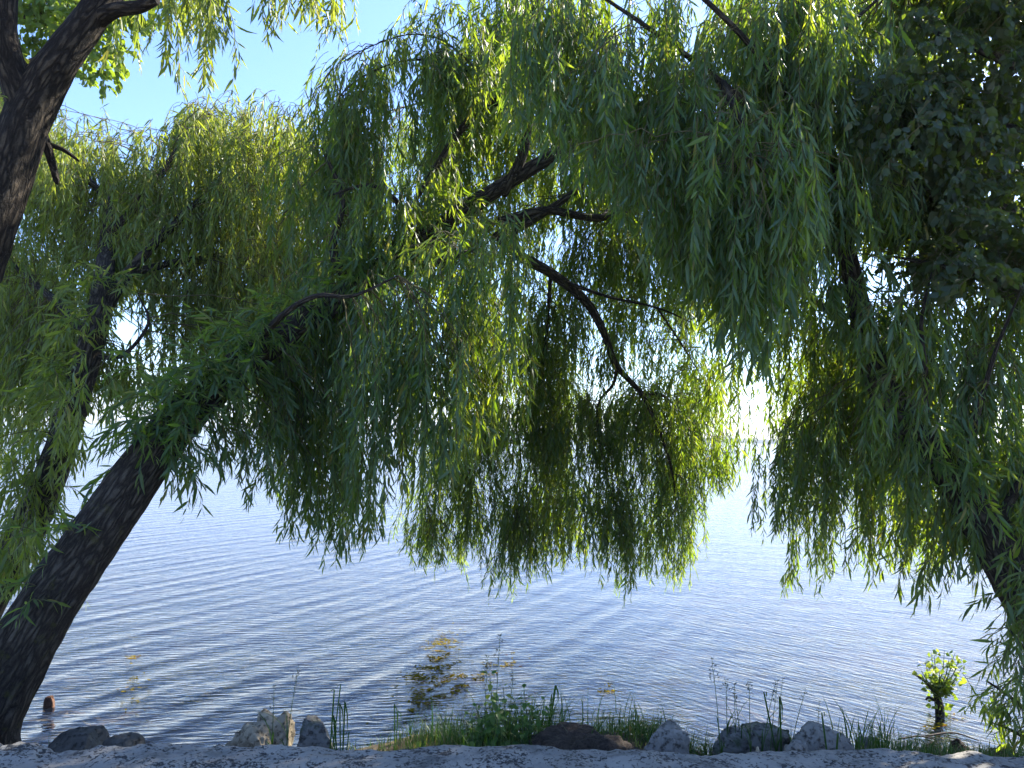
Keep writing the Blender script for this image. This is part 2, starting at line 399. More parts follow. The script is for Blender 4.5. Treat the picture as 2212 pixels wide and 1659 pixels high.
def tube_mesh(name, pts, rad, step=0.05, seg=16, rough=0.0, seed=0, spline=True):
    C, r = catmull(pts, rad, step) if spline else (np.array(pts, float), np.array(rad, float))
    n = len(C); T = norm(np.gradient(C, axis=0))
    X = np.cross(T[0], [0, 0, 1.0]);
    if np.linalg.norm(X) < 0.1: X = np.cross(T[0], [0, 1.0, 0])
    X /= np.linalg.norm(X); V = []; BK = []; ln = 0
    for i in range(n):
        X = X - T[i] * X.dot(T[i]); X /= np.linalg.norm(X); Y = np.cross(T[i], X)
        if i: ln += np.linalg.norm(C[i] - C[i - 1])
        for k in range(seg):
            th = 2 * math.pi * k / seg; c, s_ = math.cos(th), math.sin(th); rr = r[i]
            if rough:
                q = Vector((c * 1.6 + seed, s_ * 1.6, ln * 1.4))
                rr *= 1 + rough * (mnoise.noise(q) * 0.9 + 0.5 * mnoise.noise(Vector((c * 4 + seed, s_ * 4, ln * 4.5))))
                if seg > 20: rr *= 1 + rough * 0.55 * mnoise.noise(Vector((c * 11 + seed, s_ * 11, ln * 9)))
            V.append(C[i] + (X * c + Y * s_) * rr); sc = max(r[i], 0.02) / 0.16
            BK.append((c * sc + seed, s_ * sc, ln / 0.16))
    V = np.array(V); i, k = np.meshgrid(np.arange(n - 1), np.arange(seg), indexing='ij'); k2 = (k + 1) % seg
    q = np.stack([i * seg + k, i * seg + k2, (i + 1) * seg + k2, (i + 1) * seg + k], -1).reshape(-1, 4)
    L = q.ravel().tolist(); st = (np.arange(len(q)) * 4).tolist(); to = [4] * len(q)
    st.append(len(L)); L += [(n - 1) * seg + a for a in range(seg)]; to.append(seg)
    st.append(len(L)); L += [seg - 1 - a for a in range(seg)]; to.append(seg)
    return np_mesh(name, V, L, st, to, True, {'bark': np.array(BK)}), C, r

# ------------------------------------------------------------------ terrain
def ground_z(x, y):
    x = np.asarray(x, float); y = np.asarray(y, float)
    ys = y - 0.03 * x
    z = np.interp(ys, [-1e4, 2.95, 3.0, 3.5, 4.3, 5.2, 6.0, 9.0, 15.0, 30.0, 1e4],
                  [0.74, 0.74, 0.45, 0.45, 0.26, 0.0, -0.10, -0.30, -0.8, -2.0, -3.0])
    def g(cx, cy, rx, ry, h): return h * np.exp(-((x - cx) / rx) ** 2 - ((y - cy) / ry) ** 2)
    z = z + g(-0.45, 4.9, 0.75, 0.85, 0.34) + g(0.35, 4.3, 0.5, 0.45, 0.16) + g(0.85, 4.5, 0.55, 0.45, 0.34) + g(1.9, 4.1, 0.8, 0.45, 0.22)
    z = z + g(2.9, 4.35, 1.0, 0.42, 0.30) + g(-3.05, 4.6, 0.5, 0.5, 0.16) + g(.65, 5.7, .5, .4, .085) + g(2.9, 5.9, .8, .35, .07)
    return z

def build_ground():
    ys = np.concatenate([[-300, -60, -10, 0, 1.5, 2.6, 2.95, 3.0], np.arange(3.05, 8, 0.06), np.arange(8, 20, 0.3), [22, 26, 30, 40, 60, 100, 200, 500, 1500, 2200]])
    xs = np.concatenate([[-2400, -800, -200, -60, -25, -12], np.arange(-8, 8, 0.07), [8, 12, 25, 60, 200, 800, 2400]])
    X, Y = np.meshgrid(xs, ys); Z = ground_z(X, Y)
    for i in range(Y.shape[0]):
        for j in range(X.shape[1]):
            if 3 < Y[i, j] < 20 and abs(X[i, j]) < 9:
                Z[i, j] += 0.05 * mnoise.fractal(Vector((X[i, j] * 2.2, Y[i, j] * 2.2, 3)), 1.0, 2.0, 4)
    V = np.stack([X, Y, Z], -1).reshape(-1, 3); nx = len(xs)
    i, j = np.meshgrid(np.arange(len(ys) - 1), np.arange(nx - 1), indexing='ij')
    q = np.stack([i * nx + j, i * nx + j + 1, (i + 1) * nx + j + 1, (i + 1) * nx + j], -1).reshape(-1, 4)
    me = np_mesh('ground', V, q.ravel(), np.arange(len(q)) * 4, np.full(len(q), 4))
    o = link('ground', me, M['ground']); o['kind'] = 'structure'
build_ground()

def quad_sheet(name, x0, x1, y0, y1, z, mat):
    me = bpy.data.meshes.new(name)
    me.from_pydata([(x0, y0, z), (x1, y0, z), (x1, y1, z), (x0, y1, z)], [], [(0, 1, 2, 3)])
    o = link(name, me, mat); o['kind'] = 'structure'; return o
quad_sheet('water', -2400, 2400, 3.4, 2200, 0.0, M['water'])
quad_sheet('promenade', -40, 40, -60, 2.9, 0.745, M['paving'])

# far shore
def far_shore():
    V = []; F_ = []; y0 = 1500.0
    xs = np.arange(-1500, 1900, 7.0); n = len(xs)
    for row, (dy, base) in enumerate(((0, 0), (6, .72), (22, 1.0), (60, .85))):
        for x in xs:
            h = 9 + 9 * max(0, mnoise.fractal(Vector((x * 0.004, 5, 0)), 1, 2, 3)) + 5 * mnoise.noise(Vector((x * 0.05, row, 2))) + 3 * mnoise.noise(Vector((x * .15, row, 7)))
            k = float(np.interp(x, [-1500, -900, -500, 1900], [0.12, 0.2, 1, 1]))
            V.append((x, y0 + dy + 140 * mnoise.noise(Vector((x * 0.0013, 0, 9))), -0.5 + h * base * k if base else -0.5))
    for r_ in range(3):
        for j in range(n - 1): F_.append((r_ * n + j, r_ * n + j + 1, (r_ + 1) * n + j + 1, (r_ + 1) * n + j))
    me = bpy.data.meshes.new('far_shore'); me.from_pydata(V, [], F_)
    o = link('far_wood', me, M['far_wood']); o['kind'] = 'stuff'; tag(o, 'thin hazy wooded shore on the far side of the water', 'wood')
far_shore()

def haze():
    bm = bmesh.new(); bmesh.ops.create_cube(bm, size=1.0)
    for v_ in bm.verts: v_.co = Vector((v_.co.x * 5000, 950 + v_.co.y * 2700, 21 + v_.co.z * 52))
    me = bpy.data.meshes.new('haze'); bm.to_mesh(me); bm.free()
    m_ = bpy.data.materials.new('haze'); m_.use_nodes = True; t = m_.node_tree; t.nodes.clear()
    o_ = t.nodes.new('ShaderNodeOutputMaterial'); p_ = t.nodes.new('ShaderNodeVolumePrincipled')
    p_.inputs['Color'].default_value = (0.86, 0.92, 1.0, 1); p_.inputs['Density'].default_value = 0.00035
    t.links.new(p_.outputs[0], o_.inputs['Volume'])
    tag(link('haze', me, m_), 'thin pale haze over the far water and shore', 'haze', None, 'stuff')
haze()

# ------------------------------------------------------------------ embankment wall
WL = G(0, 1601, 0.9); WR = G(2212, 1620, 0.9)
def wall_y(x): return WL[1] + (WR[1] - WL[1]) * (x - WL[0]) / (WR[0] - WL[0])
def build_wall():
    xs = np.arange(-4.2, 4.2, 0.012); n = len(xs)
    prof = [(-0.52, -0.20), (-0.52, -0.02), (-0.50, 0.0)] + [(-0.5 + 0.49 * k / 40, 0.0) for k in range(1, 41)] + [(0.0, -0.012), (0.012, -0.05), (0.015, -0.12), (0.02, -0.3), (0.02, -0.5)]
    V = np.zeros((len(prof), n, 3))
    for j, x in enumerate(xs):
        e = 0.035 * mnoise.fractal(Vector((x * 2.3, 1.7, 0)), 1, 2, 5) + 0.05 * mnoise.noise(Vector((x * 0.8, 9.1, 0)))
        rough = min(1, max(0.25, 0.6 + 1.2 * mnoise.noise(Vector((x * 0.9, 4.4, 0)))))
        yb = wall_y(x)
        for i, (py, pz) in enumerate(prof):
            w = max(0.0, 1 + py / 0.5) if py < 0 else 1.0
            y = yb + py + e * w
            edge = max(0, 1 - abs(py) / 0.14)
            z = 0.9 + pz + 0.013 * mnoise.fractal(Vector((x * 5, y * 5, pz * 4)), 0.8, 2.1, 5) * (0.6 + 1.3 * rough)
            z -= edge * edge * 0.035 * max(0, mnoise.fractal(Vector((x * 3.5, 2, y)), 1, 2, 4) + 0.35) * rough * 1.6
            z -= 0.02 * max(0, mnoise.noise(Vector((x * 14, y * 14, 5))) - 0.25) * rough
            V[i, j] = (x, y, z)
    i, j = np.meshgrid(np.arange(len(prof) - 1), np.arange(n - 1), indexing='ij')
    q = np.stack([i * n + j, i * n + j + 1, (i + 1) * n + j + 1, (i + 1) * n + j], -1).reshape(-1, 4)
    me = np_mesh('embankment_wall', V.reshape(-1, 3), q.ravel(), np.arange(len(q)) * 4, np.full(len(q), 4))
    tag(link('embankment_wall', me, M['concrete']), 'weathered pale grey pitted concrete wall top along the near edge of the bank', 'wall')
build_wall()

# ------------------------------------------------------------------ rocks
def rock(name, box, d, mat, label, seed, depth=None, cuts=5, rough=0.16, group='rocks along the bank', sink=0.0, peak=0.0, zbot=None):
    x0, y0, x1, y1 = box
    a = P(x0, y1, d); b = P(x1, y0, d)
    cx, zt, zb = (a[0] + b[0]) / 2, max(P((x0 + x1) / 2, y0, d)[2], 0.02), P((x0 + x1) / 2, y1, d)[2]
    gz = float(ground_z(cx, d)); zb = min(zb, gz) - 0.06 - sink if zbot is None else zbot
    w = abs(b[0] - a[0]) / 2; h = (zt - zb) / 2; dp = depth or w * 0.8
    bm = bmesh.new(); bmesh.ops.create_icosphere(bm, subdivisions=5, radius=1.0)
    rr = random.Random(seed); planes = []
    for _ in range(cuts):
        nv = Vector((rr.uniform(-1, 1), rr.uniform(-1, 1), rr.uniform(-0.6, 1))).normalized(); planes.append((nv, rr.uniform(0.55, 0.85)))
    for vtx in bm.verts:
        p = vtx.co.copy()
        if mat is not M['earth']: p = Vector([math.copysign(abs(q_) ** 0.5, q_) for q_ in p]); p *= .8
        for nv, k in planes:
            e = p.dot(nv) - k
            if e > 0: p -= nv * e * 0.92
        p *= 1 + rough * mnoise.fractal(p * 1.7 + Vector((seed, 0, 0)), 0.9, 2.0, 6) + rough * .35 * mnoise.noise(p * 7 + Vector((0, seed, 0)))
        if peak: 
            f = max(0, (p.z + 0.3)); p.x *= 1 - peak * f * .5; p.y *= 1 - peak * f * .5
        vtx.co = p
    zs = [v_.co.z for v_ in bm.verts]; xs = [v_.co.x for v_ in bm.verts]
    for vtx in bm.verts:
        vtx.co.x = ((vtx.co.x - min(xs)) / (max(xs) - min(xs)) * 2 - 1) * w
        vtx.co.y *= dp
        vtx.co.z = (vtx.co.z - min(zs)) / (max(zs) - min(zs)) * 2 * h
    me = bpy.data.meshes.new(name); bm.to_mesh(me); bm.free()
    for p_ in me.polygons: p_.use_smooth = True
    o = link(name, me, mat, None, (cx, d, zb)); tag(o, label, 'rock', group); return o

rock('boulder', (100, 1577, 262, 1625), 4.35, M['dark_rock'], 'smooth dark grey boulder rising behind the wall, nearest the big leaning trunk', 3, rough=.1)
rock('boulder', (195, 1588, 318, 1625), 4.1, M['dark_rock'], 'low rounded dark boulder overlapping the right side of another dark boulder', 8, rough=.1)
rock('boulder', (478, 1560, 600, 1622), 4.35, M['limestone'], 'low pale sloping limestone block against the left flank of the tall limestone boulder', 14, rough=.2, cuts=6)
rock('boulder', (535, 1530, 640, 1622), 4.4, M['limestone'], 'tall craggy pale limestone boulder standing above the wall', 21, rough=.24, cuts=7)
rock('boulder', (640, 1549, 732, 1622), 4.3, M['mossy_rock'], 'rounded grey boulder with green moss, right of the pale limestone boulder', 5, rough=.12)
rock('rock', (1385, 1562, 1490, 1622), 4.05, M['grey_rock'], 'pale grey slab with a flat slanting top among grass, right of the brown earth hump', 31, rough=.12, cuts=8)
rock('boulder', (1535, 1556, 1705, 1630), 4.25, M['mossy_rock'], 'broad mossy boulder half hidden by grass, left of the angular slab', 11, rough=.2, cuts=11)
rock('rock', (1705, 1560, 1842, 1642), 4.1, M['grey_rock'], 'large angular grey slab with a dark fractured face', 47, rough=.14, cuts=14)
rock('rock', (1690, 1600, 1762, 1650), 3.75, M['grey_rock'], 'small pale rock resting against the foot of the angular slab', 53, rough=.12, cuts=6)
rock('rock', (1846, 1588, 1902, 1640), 4.5, M['grey_rock'], 'small grey rock behind grass blades, right of the angular slab', 61, rough=.12, cuts=6)
rock('stone', (93, 1502, 120, 1527), G(106, 1527)[1], M['brown_rock'], 'little brown pointed stone standing alone in the water by the leaning trunk', 71, peak=.75, rough=.15, zbot=-.05, group='stones in the water')
rock('pebble', (1626, 1612, 1652, 1640), 3.62, M['limestone'], 'small round white pebble lying at the foot of the grass behind the wall', 73, rough=.06, group='stones on the bank')
rock('earth_mound', (1135, 1574, 1330, 1640), 4.15, M['earth'], 'dark brown bare hump of earth right of the weed clump', 81, rough=.16, cuts=3, group='humps of bare earth')
rock('earth_mound', (1220, 1587, 1405, 1640), 4.0, M['earth'], 'low brown slope of earth and dry roots behind the wall, left of the grey slab', 83, rough=.18, cuts=3, group='humps of bare earth')
rock('clod', (1990, 1603, 2045, 1632), 5.4, M['earth'], 'dark wet clod at the water edge nearest the grass', 91, rough=.2, group='dark clods at the shoreline')
rock('clod', (2050, 1596, 2110, 1628), 5.5, M['earth'], 'larger peaked dark wet clod at the water edge below the sprouting stump', 93, rough=.2, group='dark clods at the shoreline')
rock('clod', (2135, 1600, 2195, 1628), 5.4, M['earth'], 'flat dark wet clod at the water edge under the overhanging shrub', 97, rough=.2, group='dark clods at the shoreline')

# ------------------------------------------------------------------ trees
DENS = 1.6
class Tree:
    def __init__(s, name, base, label, cat, leaf_mat, bark='bark', group=None):
        s.root = empty(name, base); tag(s.root, label, cat, group)
        s.leaf_mat = leaf_mat; s.bark = M[bark]; s.L = Leaves(); s.T = Twigs(); s.nodes = []; s.rad = []; s.k = 0
        s.off = float(abs(base[0]) * 3.1)
    def limb(s, pts, rad, name='limb', seg=12, step=0.06, rough=0.10, mat=None, anchor=True):
        W = [np.array(p) if len(p) == 4 else P(*p) for p in pts]
        W = [w[:3] for w in W]
        rad = list(rad)
        if name == 'limb' and rad[-1] < .03 or name == 'trunk': W.append(W[-1] + (W[-1] - W[-2]) * .12); rad.append(.002)
        s.k += 1
        me, C, r = tube_mesh(name, W, rad, step, seg, rough, s.off + s.k)
        link(name, me, mat or s.bark, s.root)
        if anchor: s.nodes.append(C); s.rad.append(r)
        return C, r
    def nearest(s, p, above=0.0):
        N = np.concatenate(s.nodes); d = N - p
        cost = np.linalg.norm(d, axis=1) + np.where(d[:, 2] < above, 0.6 * (above - d[:, 2]), 0)
        return N[np.argmin(cost)]
    # grow drooping shoots from start points
    def grow(s, S, D, Ln, leaf=0.12, g=7.0, rate=0.026, side=0.10, bare=0.08, wr=0.16, r0=0.0026, wob=0.9, wind=(0, 0, 0), shape=(.85, .72), tiltk=0.62, zmin=None, level=0, start_i=2, hang=0.35):
        n = len(S)
        if n == 0: return
        Pn = S.copy(); D = norm(D); dist = np.zeros(n); ds = rate
        phase = rng.uniform(0, 6.28, n); kmax = int(Ln.max() / ds) + 1
        prev = Pn.copy(); prev_r = r0 * np.ones(n); SS, SD, SL = [], [], []
        wv = np.array(wind)
        for k in range(kmax):
            al = dist < Ln
            if zmin is not None: al &= Pn[:, 2] > zmin
            if not al.any(): break
            Ln = np.where(al, Ln, np.minimum(Ln, dist))
            D = norm(D + (np.array([0, 0, -g]) + wv) * ds + rng.normal(0, wob, (n, 3)) * ds)
            Pn = Pn + D * ds * al[:, None]; dist = dist + ds * al
            fr = dist / np.maximum(Ln, 1e-6)
            if k % 2 == 1:
                rr = r0 * (1.15 - fr).clip(0.25, 1)
                i = np.where(al)[0]; s.T.add(prev[i], Pn[i], prev_r[i], rr[i]); prev[i] = Pn[i]; prev_r[i] = rr[i]
            em = al & (fr > bare) & (rng.random(n) < 0.93)
            i = np.where(em)[0]; m_ = len(i)
            if m_ == 0: continue
            az = phase[i] + (k % 2) * math.pi + rng.normal(0, 0.6, m_) + k * 0.35
            h = np.where(np.abs(D[i, 2:3]) > 0.92, np.array([[1., 0, 0]]), np.array([[0, 0, 1.]]))
            X = norm(np.cross(D[i], h)); Y = np.cross(D[i], X)
            sv = X * np.cos(az)[:, None] + Y * np.sin(az)[:, None]
            an = rng.normal(tiltk * .85, 0.22, m_)[:, None]
            ld = norm(D[i] * np.cos(an) + sv * np.sin(an) + np.array([0, 0, -hang]))
            nm = norm(sv * -0.5 - D[i] * 0.25 + np.array([0, 0, 0.55]) + rng.normal(0, 0.45, (m_, 3)))
            young = 0.55 + 0.45 * np.clip((1 - fr[i]) * 5, 0, 1)
            ll = leaf * rng.normal(1, 0.27, m_).clip(.4, 1.7) * young
            tint = np.clip(rng.normal(0.45, 0.2, m_) + 0.22 * (1 - young) * 2, 0, 0.92); tint[rng.random(m_) < 0.022] = 1.0
            s.L.add(Pn[i], ld, nm, ll, ll * wr * rng.uniform(.8, 1.2, m_), tint, droop=rng.normal(0.12, 0.15, m_), shape=shape)
            if level == 0 and side > 0:
                q = i[(rng.random(m_) < side) & (fr[i] < 0.85)]
                if len(q):
                    az2 = rng.uniform(0, 6.28, len(q)); 
                    sv2 = np.stack([np.cos(az2), np.sin(az2), rng.uniform(-.3, .3, len(q))], -1)
                    SS.append(Pn[q].copy()); SD.append(norm(sv2 + D[q] * 0.7)); SL.append(rng.uniform(0.08, 0.26, len(q)))
        if SS:
            s.grow(np.concatenate(SS), np.concatenate(SD), np.concatenate(SL), leaf * .95, g, rate, 0, 0.05, wr, r0 * .6, wob, wind, shape, tiltk, None, 1, hang=hang)
    # a curtain of hanging shoots carried by thin boughs that spring from the limbs
    def curtain(s, top, bot, d, lai, L=(0.5, 1.2), leaf=0.11, per=7, spread=0.32, ukeep=1.0, holes=(), bough_r=0.007, arch=0.18, side=0.10, umax=0.9, wob=0.9, wind=(0, 0, 0), max_reach=9.0, hang=0.45, wr=0.155, g=9.0):
        top = np.array(top, float); bot = np.array(bot, float)
        x0, x1 = top[0, 0], top[-1, 0]
        xs = np.linspace(x0, x1, 60); th = np.interp(xs, top[:, 0], top[:, 1]); bh = np.interp(xs, bot[:, 0], bot[:, 1])
        dm = 0.5 * (d[0] + d[1]); area = np.trapz(np.maximum(bh - th, 0), xs) * (dm / F) ** 2
        need = area * lai * DENS / (0.62 * leaf * leaf * wr * 0.7)
        Lm = 0.5 * (L[0] + L[1]); per_strand = Lm / 0.026 * 0.85 * (1 + side * 6.0)
        nb = max(2, int(need / (per_strand * 0.8) / per))
        pdf = np.maximum(bh - th, 1); cdf = np.cumsum(pdf) / pdf.sum()
        for _ in range(nb):
            for tr_ in range(20):
                px = float(np.interp(rng.random(), cdf, xs)); dd = rng.uniform(*d)
                yt, yb = np.interp(px, top[:, 0], top[:, 1]), np.interp(px, bot[:, 0], bot[:, 1])
                py = yt + (yb - yt) * umax * rng.random() ** ukeep
                if not any(((px - hx) / rx) ** 2 + ((py - hy) / ry) ** 2 < 1 for hx, hy, rx, ry in holes): break
            e = P(px, py, dd); a = s.nearest(e, 0.1)
            v = e - a; ln = np.linalg.norm(v)
            if ln > max_reach: a = a + v * (1 - max_reach / ln) ; v = e - a; ln = max_reach
            c = a + v * 0.55 + np.array([0, 0, arch * ln]) + rng.normal(0, 0.06 * ln, 3)
            m_ = max(5, int(ln / 0.09)); tt = np.linspace(0, 1, m_)[:, None]
            B = (1 - tt) ** 2 * a + 2 * tt * (1 - tt) * c + tt ** 2 * e
            B[1:-1] += rng.normal(0, 0.012, (m_ - 2, 3))
            rb = np.linspace(bough_r * min(1.4, 0.5 + ln * .3), 0.003, m_)
            s.T.add(B[:-1], B[1:], rb[:-1], rb[1:])
            k = per + int(rng.integers(-per // 3, per // 3 + 1))
            lo = max(0.0, 1 - 0.95 / max(ln, 0.2))
            u = lo + (1 - lo) * rng.random(k) ** 0.8
            f = u * (m_ - 1); i0 = np.clip(f.astype(int), 0, m_ - 2); w = (f - i0)[:, None]
            S = B[i0] * (1 - w) + B[i0 + 1] * w + rng.normal(0, spread * 0.25, (k, 3)) * np.array([1, 1, .5])
            az = rng.uniform(0, 6.28, k); tn = norm(B[-1] - B[-3]); 
            D = np.stack([np.cos(az), np.sin(az), rng.uniform(-.6, .3, k)], -1) * 0.8 + tn * 0.8
            Ls = rng.uniform(L[0], L[1], k) * rng.uniform(0.75, 1.1)
            pxs = px + rng.normal(0, 6, k)
            zb_ = np.array([P(q, np.interp(q, bot[:, 0], bot[:, 1]) + - abs(rng.normal(0, 34)) + 8, dd)[2] for q in pxs])
            s.grow(S, D, Ls, leaf, zmin=zb_, side=side, wob=wob, wind=wind, hang=hang, wr=wr, g=g)
    def sprouts(s, limb_i, t0, t1, n, L=(0.25, 0.6), leaf=0.11, g=4.0, face=(0, -1, .3), r=None, **kw):
        C = s.nodes[limb_i]; rd = s.rad[limb_i]; m_ = len(C)
        t = rng.uniform(t0, t1, n); i = np.clip((t * (m_ - 1)).astype(int), 0, m_ - 1)
        D = norm(rng.normal(0, 0.8, (n, 3)) + np.array(face)) + np.array([0, 0, 0.35])
        S = C[i] + norm(D) * (rd[i] * 0.8)[:, None]
        s.grow(S, D, rng.uniform(L[0], L[1], n), leaf, g, r0=0.003, **kw)
    def finish(s):
        if s.T.V: link('twigs', s.T.mesh('twigs'), M['twig'], s.root)
        link('crown', s.L.mesh('crown'), M[s.leaf_mat], s.root)
        print(s.root.name, s.root['label'][:30], 'leaves', s.L.count())

def base_at(px, py, d, dz=-0.12):
    p = P(px, py, d); return np.array([p[0], p[1], float(ground_z(p[0], p[1])) + dz])
def W4(p): return np.array([*p, 0])

# ---- A: big willow leaning out over the water from the left
b = base_at(-62, 1650, 4.6)
A = Tree('willow_tree', b, 'big willow with a thick trunk leaning right from the lower left, foliage hanging mid-picture', 'tree', 'willow_leaf')
A.limb([W4(b), (-48, 1575, 4.6), (8, 1472, 4.65), (88, 1330, 4.75), (195, 1172, 4.95), (318, 1000, 5.2), (410, 885, 5.5), (525, 785, 5.8), (640, 700, 6.05), (760, 628, 6.3), (900, 525, 6.6), (1040, 430, 6.9)],
       [.27, .215, .185, .178, .168, .155, .14, .125, .115, .105, .09, .078], 'trunk', 40, 0.03, 0.09)
A.limb([(1030, 436, 6.88), (1180, 345, 7.1), (1290, 290, 7.25), (1430, 215, 7.4), (1560, 100, 7.6), (1650, -60, 7.8)], [.076, .062, .05, .042, .032, .02])
A.limb([(1075, 500, 7.0), (1110, 545, 7.1), (1190, 590, 7.3), (1265, 650, 7.5), (1305, 720, 7.6), (1332, 790, 7.75), (1385, 850, 7.85), (1420, 920, 7.9), (1450, 1010, 8.0), (1460, 1080, 8.1)], [.06, .055, .05, .044, .038, .032, .026, .02, .013, .006])
A.limb([(1332, 790, 7.75), (1325, 830, 7.8), (1290, 880, 7.9), (1300, 980, 8.0), (1320, 1060, 8.1)], [.02, .017, .013, .009, .005], seg=8)
A.limb([(1210, 605, 7.35), (1310, 640, 7.4), (1420, 665, 7.5), (1500, 700, 7.6)], [.02, .016, .011, .006], seg=8)
A.limb([(1085, 420, 6.95), (1130, 330, 6.95), (1140, 240, 6.95), (1135, 140, 6.95), (1150, 30, 7), (1190, -90, 7.1)], [.05, .045, .04, .036, .03, .02])
A.limb([(1138, 245, 6.95), (1095, 235, 6.9), (1055, 220, 6.85), (1000, 275, 6.8), (945, 355, 6.7), (900, 430, 6.6)], [.035, .036, .036, .033, .028, .018])
A.limb([(1080, 480, 7.0), (1180, 455, 7.2), (1300, 470, 7.4), (1420, 430, 7.6), (1540, 450, 7.8)], [.05, .042, .035, .025, .012])
A.limb([(1090, 510, 7.0), (1220, 430, 7.3), (1330, 340, 7.6), (1420, 260, 8.0)], [.045, .035, .025, .015])
A.limb([(1135, 165, 6.95), (1040, 160, 6.8), (930, 130, 6.6), (840, 140, 6.5), (750, 190, 6.4), (705, 260, 6.3)], [.026, .02, .013, .009, .006, .003], seg=8)
A.limb([(1040, 160, 6.8), (960, 90, 6.7), (880, 75, 6.5), (780, 110, 6.4), (720, 150, 6.35)], [.012, .009, .006, .004, .002], seg=8)
A.limb([(760, 628, 6.3), (720, 540, 6.2), (740, 430, 6.3), (700, 330, 6.4)], [.05, .036, .026, .012], seg=10)
A.limb([(900, 525, 6.6), (860, 440, 6.4), (800, 400, 6.3), (720, 420, 6.2)], [.03, .024, .016, .008], seg=10)
A.limb([(540, 770, 5.85), (600, 690, 5.5), (680, 640, 5.3), (760, 640, 5.2), (850, 600, 5.2)], [.03, .024, .018, .012, .006], seg=10)
A.limb([(900, 525, 6.6), (920, 560, 6.3), (960, 560, 5.9), (1020, 540, 5.6)], [.05, .04, .03, .012], seg=10)
A.limb([(1450, 1010, 8.0), (1330, 640, 8.3)], [.004, .003], seg=6, anchor=False) if False else None
A.limb([(1110, 545, 7.1), (1085, 650, 7.5), (1060, 780, 7.9), (1040, 900, 8.2), (1020, 1060, 8.4)], [.022, .018, .014, .009, .004], seg=8)
A.limb([(1190, 590, 7.3), (1182, 700, 7.9), (1172, 820, 8.2), (1178, 950, 8.4), (1185, 1060, 8.5)], [.02, .016, .012, .008, .004], seg=8)
A.limb([(1385, 850, 7.85), (1440, 860, 8.3), (1490, 930, 8.5), (1500, 1020, 8.6)], [.016, .012, .008, .004], seg=8)
A.limb([(1420, 665, 7.5), (1470, 740, 8.0), (1520, 820, 8.4)], [.012, .009, .004], seg=8)
A.curtain([(540, 720), (640, 640), (790, 560)], [(540, 930), (600, 1040), (640, 1090), (690, 1140), (740, 1210), (790, 1130)], (6.2, 7.1), 2.6, (0.5, 1.3))
A.curtain([(770, 550), (880, 480), (1000, 430), (1120, 420)],
          [(770, 1150), (860, 1150), (900, 1090), (960, 1050), (1040, 1000), (1120, 930)], (5.1, 6.6), 3.0, (0.5, 1.3))
A.curtain([(680, 210), (720, 130), (800, 100), (900, 80), (960, 70)], [(680, 480), (760, 640), (900, 600), (960, 560)], (5.9, 7.4), 2.5, (0.4, 0.9))
A.curtain([(920, 80), (1000, 60), (1350, 20)], [(920, 600), (1100, 560), (1350, 480)], (7.4, 9.2), 2.3, (0.4, 0.9), holes=[(1230, 460, 50, 30)])
A.curtain([(900, 60), (1000, 60), (1100, 40)], [(900, 250), (1000, 200), (1100, 190)], (6.0, 7.0), 1.5, (0.3, 0.6))
A.curtain([(1090, 560), (1200, 430), (1300, 380), (1450, 350), (1580, 420)], [(1090, 950), (1200, 1050), (1300, 1000), (1400, 1060), (1580, 1060)], (7.9, 9.4), 1.35, (0.4, 1.0), leaf=.09, holes=[(1220, 470, 60, 35), (1130, 640, 40, 60), (1120, 780, 50, 60), (1430, 800, 50, 50)])
A.curtain([(860, -40), (1000, -70), (1160, -70)], [(860, 130), (1000, 220), (1160, 240)], (6.0, 7.4), 1.8, (0.4, .9))
A.curtain([(1050, 480), (1150, 460), (1260, 520)], [(1050, 950), (1150, 1000), (1260, 1000)], (7.6, 9.0), 1.1, (0.5, 1.2), leaf=.095)
A.curtain([(560, 300), (700, 260), (820, 300)], [(560, 820), (700, 800), (820, 700)], (6.4, 8.2), 1.5, (0.5, 1.2))
A.limb([(1040, 900, 8.2), (990, 930, 8.3), (945, 1000, 8.3), (925, 1080, 8.35)], [.010, .008, .006, .003], seg=8)
A.limb([(1060, 780, 7.9), (1100, 880, 8.3), (1125, 980, 8.5), (1120, 1080, 8.5)], [.010, .008, .006, .003], seg=8)
A.curtain([(905, 900), (1000, 860), (1160, 900)], [(915, 1190), (960, 1235), (1040, 1210), (1110, 1285), (1160, 1220)], (7.9, 8.8), 1.9, (0.3, 0.7), leaf=.085, arch=.05, per=6)
A.curtain([(1140, 900), (1300, 790), (1500, 800)], [(1140, 1210), (1200, 1235), (1270, 1210), (1320, 1220), (1350, 1300), (1390, 1220), (1430, 1285), (1500, 1190)], (7.9, 9.2), 1.8, (0.4, 0.9), leaf=.09, arch=.05, per=6)
A.curtain([(480, 880), (600, 860), (700, 850)], [(480, 960), (540, 1065), (580, 1030), (630, 1110), (700, 1050)], (5.3, 6.1), 1.0, (0.3, 0.7), per=8)
A.limb([(1290, 290, 7.25), (1250, 220, 8.2), (1150, 180, 9.2), (1000, 200, 9.8), (840, 240, 10.2)], [.04, .03, .024, .016, .008], seg=8)
A.limb([(1300, 470, 7.4), (1400, 380, 8.4), (1500, 330, 9.2), (1620, 330, 9.8)], [.03, .024, .016, .008], seg=8)
A.curtain([(700, 300), (900, 200), (1100, 170), (1300, 180), (1700, 200)], [(700, 700), (900, 760), (1100, 560), (1250, 560), (1350, 700), (1500, 760), (1700, 700)], (8.4, 10.2), 1.0, (0.5, 1.1), leaf=.095, holes=[(1230, 470, 50, 30), (1010, 330, 30, 40)])
A.sprouts(0, 0.36, 0.62, 130, (0.25, 0.65), 0.12)
A.sprouts(0, 0.62, 0.95, 60, (0.25, 0.6), 0.12)
A.sprouts(0, 0.10, 0.26, 9, (0.25, 0.45), 0.11)
A.finish()

